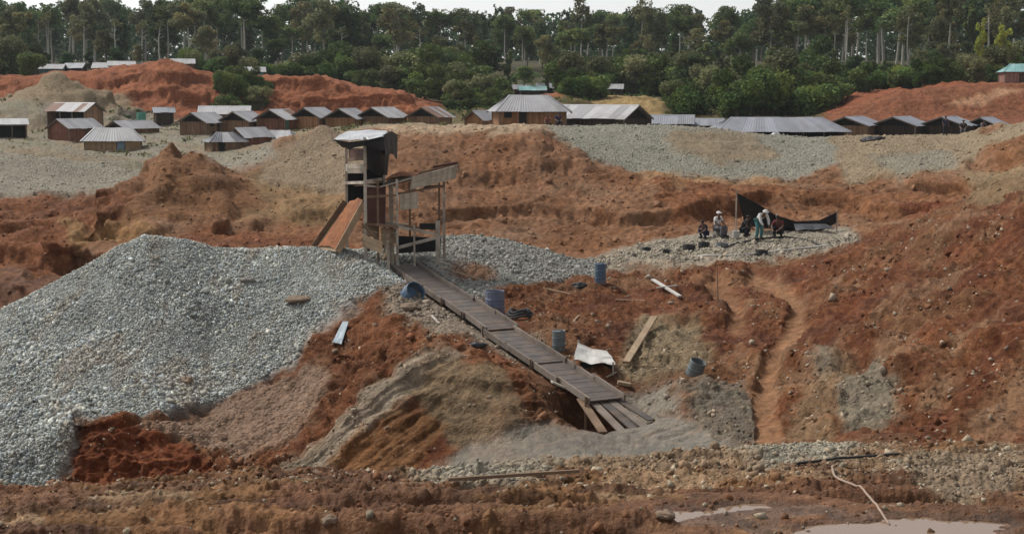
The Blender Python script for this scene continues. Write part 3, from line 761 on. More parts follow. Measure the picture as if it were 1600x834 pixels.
# tailings by the tower, bench, far gravel bank
w2_ = ((Y > 49) & (Y < 70) & (GRIT > 0.5) & (U0 >= 560) & infr)
pos, cc = sample(w2_, 9000)
me = stones_mesh('tailings', pos, np.clip(RNG.lognormal(math.log(0.085), 0.4, len(pos)), 0.04, 0.3), cc * np.clip(RNG.normal(1.1, 0.28, len(pos)), 0.4, 1.9)[:, None])
mesh_obj('tailings', me, stone_mat, kind='stuff', label='fine washed stones strewn over the tower mound and the flat bench')
w3_ = ((Y > 92) & (Y < 185) & (GRIT > 0.6) & infr)
pos, cc = sample(w3_, 14000)
me = stones_mesh('bank_gravel', pos, np.clip(RNG.lognormal(math.log(0.095), 0.4, len(pos)), 0.05, 0.25), cc * np.clip(RNG.normal(1.05, 0.2, len(pos)), 0.4, 1.9)[:, None])
mesh_obj('bank_gravel', me, stone_mat, kind='stuff', label='pale stones on the far gravel bank below the huts')
# stones in the red earth slopes of the pit and the far wall
w4_ = ((Y > 28) & (Y < 68) & (GRIT < 0.6) & (WET < 0.2) & (pathm < 0.2) & infr) * np.clip(0.25 + 1.6 * wx + 1.2 * mott, 0.03, 2)
pos, cc = sample(w4_, 6500)
pale = np.array([0.30, 0.235, 0.17])
tt = np.where(RNG.random((len(pos), 1)) < 0.7, cc * RNG.uniform(0.8, 1.5, (len(pos), 1)), pale[None] * RNG.uniform(0.6, 1.35, (len(pos), 1)))
sz = np.clip(RNG.lognormal(math.log(0.062), 0.5, len(pos)), 0.025, 0.26)
order = np.argsort(-sz)
single_stones(pos[order[:80]], sz[order[:80]], tt[order[:80]], 80)
r_ = order[80:]
me = stones_mesh('pit_pebbles', pos[r_], sz[r_], tt[r_])
mesh_obj('pit_pebbles', me, stone_mat, kind='stuff', label='small clods and pale pebbles scattered over the red pit slopes')
# far wall clods
w5_ = ((Y > 76) & (Y < 112) & (GRIT < 0.5) & infr)
pos, cc = sample(w5_, 2600)
me = stones_mesh('wall_clods', pos, np.clip(RNG.lognormal(math.log(0.11), 0.5, len(pos)), 0.05, 0.45), cc * RNG.uniform(0.8, 1.35, (len(pos), 1)))
mesh_obj('wall_clods', me, stone_mat, kind='stuff', label='clods and stones fallen on the far earth wall')
# foreground bank
w6_ = ((Y > 15.2) & (Y < 24) & infr) * (0.2 + 1.6 * GRIT + np.clip(wx, 0, 1) + 0.9 * (Y > 18.8))
pos, cc = sample(w6_, 12000)
sz = np.clip(RNG.lognormal(math.log(0.032), 0.55, len(pos)), 0.012, 0.15)
tt = np.where(RNG.random((len(pos), 1)) < 0.72, cc * RNG.uniform(0.7, 1.4, (len(pos), 1)), np.array([[0.33, 0.27, 0.19]]) * RNG.uniform(0.55, 1.25, (len(pos), 1)))
order = np.argsort(-sz)
single_stones(pos[order[:110]], sz[order[:110]], tt[order[:110]], 110)
r_ = order[110:]
me = stones_mesh('bank_pebbles', pos[r_], sz[r_], tt[r_])
mesh_obj('bank_pebbles', me, stone_mat, kind='stuff', label='pebbles and mud crumbs strewn over the foreground bank')

# ================================================================== THE FOREST
def leaf_material(name, col, col2, var=0.35):
    m_, nt, b = new_mat(name, 0.75, 0.2)
    at_ = node(nt, 'ShaderNodeAttribute', attribute_name='tint').outputs['Color']
    oi = node(nt, 'ShaderNodeObjectInfo')
    c = mix(nt, oi.outputs['Random'], col, col2)
    mm = node(nt, 'ShaderNodeVectorMath', operation='MULTIPLY')
    nt.links.new(c, mm.inputs[0]); nt.links.new(at_, mm.inputs[1])
    r2 = math_n(nt, 'FRACT', math_n(nt, 'MULTIPLY', oi.outputs['Random'], 7.31))
    c = scale_col(nt, mm.outputs[0], maprange(nt, r2, 0, 1, 1 - var, 1 + var))
    nt.links.new(c, b.inputs['Base Color'])
    tr = node(nt, 'ShaderNodeBsdfTranslucent'); nt.links.new(c, tr.inputs['Color'])
    mx = node(nt, 'ShaderNodeMixShader'); mx.inputs[0].default_value = 0.3
    nt.links.new(b.outputs[0], mx.inputs[1]); nt.links.new(tr.outputs[0], mx.inputs[2])
    nt.links.new(mx.outputs[0], nt.nodes['Material Output'].inputs['Surface'])
    return m_
LEAF_DARK = leaf_material('leaf_dark', (0.056, 0.100, 0.040), (0.088, 0.130, 0.048))
LEAF_MID = leaf_material('leaf_mid', (0.088, 0.142, 0.042), (0.140, 0.178, 0.056))
LEAF_OLIVE = leaf_material('leaf_olive', (0.145, 0.155, 0.062), (0.185, 0.175, 0.085))
LEAF_LIME = leaf_material('leaf_lime', (0.32, 0.34, 0.05), (0.34, 0.36, 0.06), 0.1)
LEAF_BUSH = leaf_material('leaf_bush', (0.075, 0.132, 0.030), (0.130, 0.180, 0.048))
BARK = simple_mat('bark_pale', (0.330, 0.310, 0.265), 0.9, 0.3, 1.2, rand=0.35)
BARK_D = simple_mat('bark_brown', (0.110, 0.092, 0.072), 0.9, 0.3, 1.2, rand=0.3)

def leaves(centres, radii, n, size, flat=0.75, seed=0):
    """n leaf sprays (bent quads) on and in the clump spheres"""
    rg = np.random.default_rng(seed)
    centres = np.array(centres); radii = np.array(radii)
    w = radii ** 2; w = w / w.sum()
    k = rg.choice(len(radii), n, p=w)
    d = rg.normal(size=(n, 3)); d /= np.linalg.norm(d, axis=1)[:, None]
    rr = radii[k] * (0.45 + 0.62 * rg.random(n) ** 0.6)
    p = centres[k] + d * rr[:, None] * [1, 1, flat]
    nrm = d * 0.6 + rg.normal(size=(n, 3)) * 0.7 + [0, 0, 0.35]; nrm /= np.linalg.norm(nrm, axis=1)[:, None]
    t = np.cross(nrm, rg.normal(size=(n, 3))); t /= np.linalg.norm(t, axis=1)[:, None]
    bt = np.cross(nrm, t)
    s = size * rg.uniform(0.55, 1.35, n)[:, None]
    e = rg.uniform(0.5, 0.95, n)[:, None]
    droop = nrm * s * 0.25
    V = np.stack([p - t * s - droop, p - bt * s * e * 0.7, p + t * s - droop, p + bt * s * e], 1)
    tint = (0.62 + 0.5 * rg.random(len(radii)))[k] * rg.uniform(0.75, 1.25, n)
    warm = rg.normal(0, 0.07, len(radii))[k]
    col = np.stack([tint * (1 + warm), tint, tint * (1 - warm)], -1)
    F_ = np.arange(n * 4).reshape(n, 4)
    return V.reshape(-1, 3), F_, np.repeat(col, 4, axis=0)

def wood(rg, H, r0, crown_z, spread, limbs, lean=0.03):
    mb = MB()
    bx_, by_ = rg.normal(0, lean, 2)
    axis = lambda t: Vector((bx_ * H * t * t + 0.02 * H * math.sin(5 * t + bx_ * 90), by_ * H * t * t, H * t))
    ts = [0, 0.03, 0.15, 0.4, 0.65, 0.85, 0.96]
    mb.tube([axis(t) for t in ts], [r0 * 1.7, r0 * 1.15, r0, r0 * 0.85, r0 * 0.62, r0 * 0.3, r0 * 0.08], 7)
    tips = []
    for i in range(limbs):
        t = crown_z + (0.93 - crown_z) * (i + rg.random()) / limbs * 0.9
        a = rg.random() * 2 * PI + i * 2.4
        l = spread * (0.6 + 0.5 * rg.random()) * (1.1 - 0.5 * (t - crown_z) / (1 - crown_z))
        p = axis(t); d = Vector((math.cos(a), math.sin(a), 0))
        q1 = p + d * l * 0.5 + Vector((0, 0, l * 0.32)); q2 = p + d * l + Vector((0, 0, l * 0.5))
        mb.tube([p, q1, q2], [r0 * 0.42, r0 * 0.28, r0 * 0.1], 5)
        tips += [q1, q2]
    tips.append(axis(0.95))
    return mb, tips

def tree_proto(kind, seed):
    rg = np.random.default_rng(seed)
    H = 10.0                                            # prototypes are 10 m tall, scaled on planting
    P_ = dict(broad=(0.17, 0.52, 2.6, 9, 2600, 0.24, 0.8, LEAF_MID, BARK), round=(0.18, 0.30, 2.3, 10, 3000, 0.24, 0.95, LEAF_DARK, BARK_D),
              tall=(0.16, 0.62, 1.7, 7, 1700, 0.22, 0.85, LEAF_OLIVE, BARK), column=(0.12, 0.25, 1.15, 10, 1900, 0.22, 1.1, LEAF_MID, BARK_D),
              sparse=(0.13, 0.60, 1.9, 7, 620, 0.22, 0.6, LEAF_OLIVE, BARK), pointed=(0.16, 0.28, 1.7, 12, 2600, 0.2, 1.0, LEAF_DARK, BARK_D),
              umbrella=(0.15, 0.74, 2.7, 9, 1700, 0.22, 0.42, LEAF_MID, BARK), lime=(0.12, 0.35, 1.7, 9, 1900, 0.22, 0.95, LEAF_LIME, BARK),
              olive=(0.15, 0.42, 2.1, 9, 2200, 0.23, 0.85, LEAF_OLIVE, BARK))[kind]
    r0, cz, spread, limbs, n, sz, flat, lm, bm = P_
    mb, tips = wood(rg, H, r0, cz, spread, limbs)
    cen, rad = [], []
    for t in tips:
        f = (t.z / H - cz) / (1 - cz)
        k = {'pointed': 1.15 - 0.8 * f, 'column': 0.95, 'umbrella': 0.9}.get(kind, 1.0 - 0.25 * abs(f - 0.5))
        for j in range(2):
            o = Vector(rg.normal(0, 0.3, 3)) * spread * 0.55
            cen.append((t + o)[:]); rad.append(spread * (0.26 + 0.22 * rg.random()) * k)
    V, F_, col = leaves(cen, rad, int(n * 1.5), sz * 0.82, flat, seed)
    V[:, 2] = np.minimum(V[:, 2], H * 1.04)
    root = empty('forest_tree', (0, 0, 0))
    mb.build('trunk', bm, root, smooth=True)
    mesh_obj('crown', np_mesh('crown', V, F_, colors=col), lm, root)
    return root

def snag_proto(seed):
    rg = np.random.default_rng(seed)
    mb, tips = wood(rg, 10.0, 0.13, 0.55, 1.3, 6, 0.02)
    root = empty('bare_trunk', (0, 0, 0))
    mb.build('trunk', BARK, root, smooth=True)
    V, F_, col = leaves([t[:] for t in tips[-4:]], [0.6] * 4, 110, 0.2, 0.8, seed)
    mesh_obj('crown', np_mesh('crown', V, F_, colors=col), LEAF_OLIVE, root)
    return root

KINDS = ['broad', 'round', 'tall', 'column', 'sparse', 'pointed', 'umbrella', 'lime', 'olive']
PROTO = {k: [tree_proto(k, 100 + 10 * i + j) for j in range(2 if k in ('broad', 'round', 'tall', 'olive', 'column') else 1)] for i, k in enumerate(KINDS)}
PROTO['snag'] = [snag_proto(5), snag_proto(6)]
USED = set()
LOOK = {'broad': 'broad-crowned green forest tree', 'round': 'dense dark round-crowned forest tree', 'tall': 'tall bare-trunked forest tree', 'column': 'narrow leafy forest tree',
        'sparse': 'thin sparse-leaved tall tree', 'pointed': 'dark pointed forest tree', 'umbrella': 'flat-topped forest tree on a bare trunk', 'lime': 'yellow-green tree', 'olive': 'olive-brown leafy forest tree', 'snag': 'nearly bare pale trunk'}
def plant(kind, u, Yt, vtop, label=None, wide=1.0, group=None, name=None, vbase=None):
    x = (u - 800) / FPX * Yt
    zb = gz(x, Yt) - 0.3
    top = at(u, vtop, Yt).z
    H = max(top - zb, 3.0)
    pr = random.choice(PROTO[kind])
    if pr.name in USED: o = copy_tree(pr)
    else: o = pr; USED.add(pr.name)
    o.location = (x, Yt, zb)
    k = H / 10.0
    o.scale = (k * wide, k * wide, k)
    o.rotation_euler = (0, 0, random.random() * 6.28)
    if name: o.name = name
    if not label:
        where = 'left woods' if u < 440 else ('middle woods' if u < 1000 else 'right woods')
        depth = 'at the front edge of' if Yt < 292 else ('inside' if Yt < 350 else 'at the back of')
        label = f'{LOOK[kind]} {depth} the {where}'
        group = f'{kind} trees of the {where.split(" ")[0]} woods'
    tag(o, label, 'tree', group)
    return o
SKY_U = [-200, 0, 40, 75, 95, 120, 150, 165, 200, 260, 300, 340, 380, 425, 445, 470, 490, 530, 560, 585, 610, 640, 665, 700, 740, 770, 800, 850, 890, 940, 1000, 1060, 1100, 1130, 1160, 1200, 1260, 1320, 1400, 1500, 1600, 1800]
SKY_V = [-8, -2, 4, 2, 14, 4, 6, 16, 4, 2, -4, -2, -4, 10, 20, 8, 2, 0, 0, 18, 16, 2, 16, 24, 20, 20, 26, 30, 22, 22, 20, 16, 14, 16, 8, -2, -6, -10, -16, -20, -18, -18]
skyv = lambda u: float(np.interp(u, SKY_U, SKY_V)) - 11
# trees one can name
plant('pointed', 776, 330, 5, 'dark pointed tree standing above the middle skyline', 0.8)
plant('sparse', 905, 300, -10, 'tall thin pale-trunked tree whose crown leaves the frame above the central hut', 0.8)
plant('sparse', 1000, 330, -6, 'thin sparse crown poking into the sky right of the middle', 0.8)
plant('lime', 1560, 222, 40, 'bright yellow-green tree at the right edge of the woods', 0.75)
plant('lime', 1524, 226, 30, 'slim yellowish tree left of the brightest yellow-green one', 0.45)
plant('tall', 30, 262, 12, 'pale-trunked tree with rounded crown at the far left edge', 1.2)
plant('snag', 173 * 1.0 + 66, 262, 66, 'short bare white trunk above the left red hill', 0.8, name='bare_trunk')
plant('snag', 1316, 258, 8, 'pale bare double trunk standing in the right woods', 0.8, name='bare_trunk')
plant('snag', 1412, 256, 6, 'slanting bare pale trunk before the dark right woods', 0.8, name='bare_trunk')
plant('tall', 1475, 262, -20, 'tall straight grey trunk near the right end of the woods', 0.8)
plant('round', 585 * 1.0, 300, 60, 'low dark tree behind the shrubs right of the red hill', 1.2)
plant('round', 760, 262, 62, 'dark bushy tree left of the turquoise far shed', 1.3)
plant('broad', 700, 255, 76, 'leafy tree beside the right foot of the red hill', 1.4)
# understory
def under(n, u0, u1, Y0, Y1, v0, v1, kinds):
    for i in range(n):
        u = u0 + (u1 - u0) * (i + random.random()) / n
        plant(random.choice(kinds), u, random.uniform(Y0, Y1), random.uniform(v0, v1), wide=random.uniform(1.0, 1.6))
under(20, -60, 480, 246, 262, 66, 98, ['column', 'round', 'olive'])
under(13, 480, 900, 248, 262, 72, 112, ['column', 'round', 'broad'])
under(9, 860, 1060, 248, 262, 70, 108, ['column', 'round', 'broad'])
under(22, 1030, 1660, 230, 258, 66, 106, ['column', 'round', 'olive', 'broad', 'tall'])
# rows of the wood
def row(Y0, Y1, n, kinds, dv0, dv1, wide=(0.85, 1.25)):
    for i in range(n):
        u = -90 + 1780 * (i + random.random()) / n
        plant(random.choice(kinds), u, random.uniform(Y0, Y1), skyv(u) + random.uniform(dv0, dv1), wide=random.uniform(*wide))
row(264, 288, 52, ['broad', 'tall', 'tall', 'tall', 'column', 'olive', 'umbrella', 'snag', 'snag', 'sparse', 'olive'], 18, 62)
row(288, 318, 46, ['broad', 'round', 'tall', 'olive', 'column', 'pointed', 'umbrella'], 8, 40)
row(322, 352, 46, ['round', 'round', 'broad', 'olive', 'pointed', 'tall'], 2, 26)
row(358, 400, 46, ['round', 'broad', 'pointed', 'umbrella', 'olive', 'sparse'], -2, 14, (0.9, 1.3))
for lst in PROTO.values():                       # prototypes never planted are removed
    for pr in lst:
        if pr.name not in USED and 'label' not in pr.keys():
            for ch in list(pr.children): bpy.data.objects.remove(ch)
            bpy.data.objects.remove(pr)
# the far wood that closes the view reads as one mass
cen, rad = [], []
for i in range(520):
    u = random.uniform(-300, 1900); Yt = random.uniform(430, 560)
    x = (u - 800) / FPX * Yt; top = at(u, skyv(u) + random.uniform(6, 30), Yt).z
    r = random.uniform(3.0, 5.0)
    for j in range(7):
        cen.append((x + random.gauss(0, 2), Yt + random.gauss(0, 2), top - r - j * r * 0.95)); rad.append(r)
for i in range(260):
    u = random.uniform(-300, 1900); Yt = random.uniform(402, 430)
    x = (u - 800) / FPX * Yt; g_ = gz(x, Yt)
    for j in range(4): cen.append((x + random.gauss(0, 1.5), Yt, g_ + 1.5 + 3.2 * j)); rad.append(random.uniform(2.4, 3.6))
V, F_, col = leaves(cen, rad, 78000, 0.95, 0.9, 77)
mesh_obj('far_wood', np_mesh('far_wood', V, F_, colors=col), LEAF_DARK, kind='stuff', label='dense far rainforest closing the view behind the nearer trees')

# undergrowth: single bushes along the wood edge, on the hills and behind the huts
def bush_proto(seed, lm, flat=0.8, tall=False):
    rg = np.random.default_rng(seed)
    cen, rad = [], []
    for i in range(9):
        a = rg.random() * 6.28; r = rg.random() ** 0.6 * 0.9
        z = 0.45 + rg.random() * (1.5 if tall else 0.75)
        cen.append((math.cos(a) * r, math.sin(a) * r, z)); rad.append(0.34 + 0.25 * rg.random())
    V, F_, col = leaves(cen, rad, 2600, 0.088, flat, seed)
    root = empty('bush', (0, 0, 0))
    mb = MB()
    for i in range(5):
        c = cen[i]; mb.tube([(c[0] * 0.2, c[1] * 0.2, -0.2), (c[0] * 0.6, c[1] * 0.6, c[2] * 0.6), c], [0.045, 0.03, 0.012], 5)
    mb.build('stem', BARK_D, root)
    mesh_obj('foliage', np_mesh('foliage', V, F_, colors=col), lm, root)
    return root
BUSH = [bush_proto(31, LEAF_BUSH), bush_proto(32, LEAF_BUSH, tall=True), bush_proto(33, LEAF_MID), bush_proto(34, LEAF_BUSH, 1.0), bush_proto(35, LEAF_OLIVE, tall=True)]
BUSED = set()
BLOOK = ['spreading green', 'tall green', 'dark green', 'rounded green', 'tall olive']
def bush(u, Yt, size, where, z=None):
    x = (u - 800) / FPX * Yt
    pr_i = random.randrange(len(BUSH)); pr = BUSH[pr_i]
    if pr.name in BUSED: o = copy_tree(pr)
    else: o = pr; BUSED.add(pr.name)
    o.location = (x, Yt, gz(x, Yt) - 0.15 * size)
    k = size * random.uniform(0.8, 1.25)
    o.scale = (k, k, k * random.uniform(0.8, 1.15)); o.rotation_euler = (0, 0, random.random() * 6.28)
    look = BLOOK[pr_i]; big = 'large' if size > 2.3 else 'small'
    tag(o, f'{big} {look} bush {where}', 'bush', f'bushes {where}')
for i in range(22): bush(random.uniform(345, 412), random.uniform(200, 207), random.uniform(1.1, 1.7), 'in the clump between the two red hills')
for i in range(16): bush(random.uniform(-40, 60), random.uniform(222, 240), random.uniform(1.8, 2.6), 'above the pink cut at the far left')
for i in range(26): bush(random.uniform(290, 700), random.uniform(222, 246), random.uniform(1.4, 2.6), 'along the top of the red hills')
for i in range(34): bush(random.uniform(480, 780), random.uniform(236, 262), random.uniform(2.2, 3.8), 'in the undergrowth right of the red hill')
for i in range(18): bush(random.uniform(690, 780), random.uniform(205, 232), random.uniform(1.4, 2.4), 'in the hollow left of the central hut')
for i in range(14): bush(random.uniform(880, 935), random.uniform(208, 240), random.uniform(1.6, 2.6), 'between the central hut and the straw bank')
for i in range(30): bush(random.uniform(860, 1060), random.uniform(240, 262), random.uniform(2.0, 3.4), 'behind the straw-coloured bank')
for i in range(90):
    u = random.uniform(1040, 1330); lo = np.interp(u, [1040, 1200, 1330], [186, 186, 196])
    bush(u, random.uniform(lo, 250), random.uniform(1.6, 3.0), 'in the thicket above the long right hut')
for i in range(70): bush(random.uniform(1290, 1660), random.uniform(194, 252), random.uniform(1.4, 2.6), 'along the top of the right red hill')
for pr in BUSH:
    if 'label' not in pr.keys():
        for ch in list(pr.children): bpy.data.objects.remove(ch)
        bpy.data.objects.remove(pr)
# ground cover
wv = ((Y > 190) & (Y < 300) & (C[..., 1] > 0.8 * C[..., 0]) & (U0 > -80) & (U0 < 1680))
pos, _ = sample(wv, 9000)
V, F_, col = leaves(pos, np.full(len(pos), 0.5), 22000, 0.34, 0.9, 91)
mesh_obj('ground_cover', np_mesh('ground_cover', V, F_, colors=col), LEAF_BUSH, kind='stuff', label='low green ground cover under the wood edge')

# grass tufts on the village flat
wt = ((Y > 118) & (Y < 195) & (U0 < 700) & (U0 > -60)) * np.clip(mott - 0.5 * wy < -0.12, 0.02, 1)
pos, _ = sample(wt, 260)
V, F_, col = leaves(pos + [0, 0, 0.1], np.full(len(pos), 0.45), 3200, 0.16, 0.6, 92)
mesh_obj('grass_tufts', np_mesh('grass_tufts', V, F_, colors=col), LEAF_OLIVE, kind='stuff', label='low grass tufts on the gravel flat around the huts')
# ================================================================== THE MINERS' HUTS
def board_mat(name, c1, c2, width=0.22):
    m_, nt, b = new_mat(name, 0.85, 0.2)
    tc = node(nt, 'ShaderNodeTexCoord')
    sx = node(nt, 'ShaderNodeSeparateXYZ'); nt.links.new(tc.outputs['Object'], sx.inputs[0])
    cell = math_n(nt, 'FLOOR', math_n(nt, 'DIVIDE', math_n(nt, 'ADD', sx.outputs[0], math_n(nt, 'MULTIPLY', sx.outputs[1], 1.37)), width))
    wnn = node(nt, 'ShaderNodeTexWhiteNoise', noise_dimensions='1D'); nt.links.new(cell, wnn.inputs['W'])
    n1 = noise_n(nt, tc.outputs['Object'], 1.6, 6, 0.7)
    oi = node(nt, 'ShaderNodeObjectInfo')
    c = mix(nt, wnn.outputs[0], c1, c2)
    k = math_n(nt, 'MULTIPLY', maprange(nt, n1.outputs[0], 0.3, 0.7, 0.7, 1.3), maprange(nt, oi.outputs['Random'], 0, 1, 0.8, 1.2))
    nt.links.new(scale_col(nt, c, k), b.inputs['Base Color'])
    return m_
WALLS = {'brown': board_mat('boards_brown', (0.150, 0.085, 0.050), (0.250, 0.155, 0.095)), 'orange': board_mat('boards_orange', (0.225, 0.110, 0.052), (0.330, 0.180, 0.095)),
         'straw': board_mat('boards_straw', (0.280, 0.185, 0.105), (0.400, 0.275, 0.165)), 'dark': board_mat('boards_dark', (0.030, 0.022, 0.018), (0.065, 0.045, 0.034)),
         'red': board_mat('boards_red', (0.145, 0.062, 0.040), (0.220, 0.100, 0.065)), 'pink': board_mat('boards_pink', (0.20, 0.10, 0.085), (0.27, 0.15, 0.12))}
ROOFS = {'zinc': simple_mat('zinc_sheet', (0.290, 0.286, 0.296), 0.55, 0.18, 0.8, 0.4, 0.16, dirt=(0.200, 0.185, 0.180)),
         'pale': simple_mat('pale_sheet', (0.360, 0.358, 0.360), 0.6, 0.15, 0.8, 0.4, 0.12, dirt=(0.215, 0.200, 0.190)),
         'blue': simple_mat('bluish_sheet', (0.230, 0.240, 0.270), 0.55, 0.15, 0.8, 0.4, 0.15, dirt=(0.170, 0.165, 0.170)),
         'dark': simple_mat('dark_plastic', (0.090, 0.092, 0.105), 0.45, 0.25, 0.9, 0.4, 0.2, dirt=(0.200, 0.198, 0.205)),
         'teal': simple_mat('turquoise_sheet', (0.170, 0.330, 0.320), 0.55, 0.15, 0.8, 0.4, 0.15, dirt=(0.330, 0.400, 0.390)),
         'rust': simple_mat('rusty_sheet', (0.200, 0.120, 0.090), 0.75, 0.2, 0.8, 0.3, 0.15)}
POST = simple_mat('pole_wood', (0.165, 0.125, 0.090), 0.9, 0.25, 2)
DARKIN = simple_mat('inside_shade', (0.018, 0.015, 0.013), 0.95, 0.2, 2)  # near-black colour stands in for the shade inside gables and openings
DOORS = {'wood': simple_mat('door_wood', (0.090, 0.055, 0.035)), 'blue': simple_mat('door_blue', (0.150, 0.210, 0.260)), 'green': simple_mat('door_green', (0.070, 0.150, 0.110)), 'black': DARKIN}

def board_wall(p, q, z0, z1, rg, gable=None, cut=None, t=0.05):
    """upright boards from p to q (xy), top given by z1 or gable(f); each board set a little in or out"""
    p, q = Vector((*p, 0)), Vector((*q, 0)); L = (q - p).length; d = (q - p) / L; nrm = Vector((d.y, -d.x, 0))
    n = max(3, int(L / 0.22)); mb = MB()
    for i in range(n):
        f0, f1 = i / n, (i + 1) / n
        if cut and cut[0] < (f0 + f1) / 2 < cut[1]: zb = cut[2]
        else: zb = z0
        a = p + d * (f0 * L + 0.006); b_ = p + d * (f1 * L - 0.006)
        o = nrm * rg.uniform(-0.012, 0.016)
        za, zc = (gable(f0), gable(f1)) if gable else (z1 + rg.uniform(-0.02, 0.01), z1 + rg.uniform(-0.02, 0.01))
        if min(za, zc) - zb < 0.05: continue
        vs = []
        for s_ in (0, 1):
            off = o - nrm * t * s_
            vs += [a + off + Vector((0, 0, zb)), b_ + off + Vector((0, 0, zb)), b_ + off + Vector((0, 0, zc)), a + off + Vector((0, 0, za))]
        mb.add(vs, [(0, 1, 2, 3), (5, 4, 7, 6), (4, 0, 3, 7), (1, 5, 6, 2), (3, 2, 6, 7), (4, 5, 1, 0)])
    return mb

def sheet(corners, n_rib=4, amp=0.022, th=0.012):
    """ribbed sheet between eave (c0,c1) and ridge (c3,c2)"""
    c = [Vector(x) for x in corners]; nrm = (c[1] - c[0]).cross(c[3] - c[0]).normalized()
    if nrm.z < 0: nrm = -nrm
    m_ = n_rib * 2; vs, fs = [], []
    for lay in (0, 1):
        for i in range(m_ + 1):
            f = i / m_; o = nrm * ((amp if i % 2 else 0) - lay * th)
            vs += [c[0].lerp(c[1], f) + o, c[3].lerp(c[2], f) + o]
    k = 2 * (m_ + 1)
    for i in range(m_):
        fs.append((2 * i, 2 * i + 2, 2 * i + 3, 2 * i + 1)); fs.append((k + 2 * i, k + 2 * i + 1, k + 2 * i + 3, k + 2 * i + 2))
        fs.append((2 * i, k + 2 * i, k + 2 * i + 2, 2 * i + 2))
    return MB().add(vs, fs)

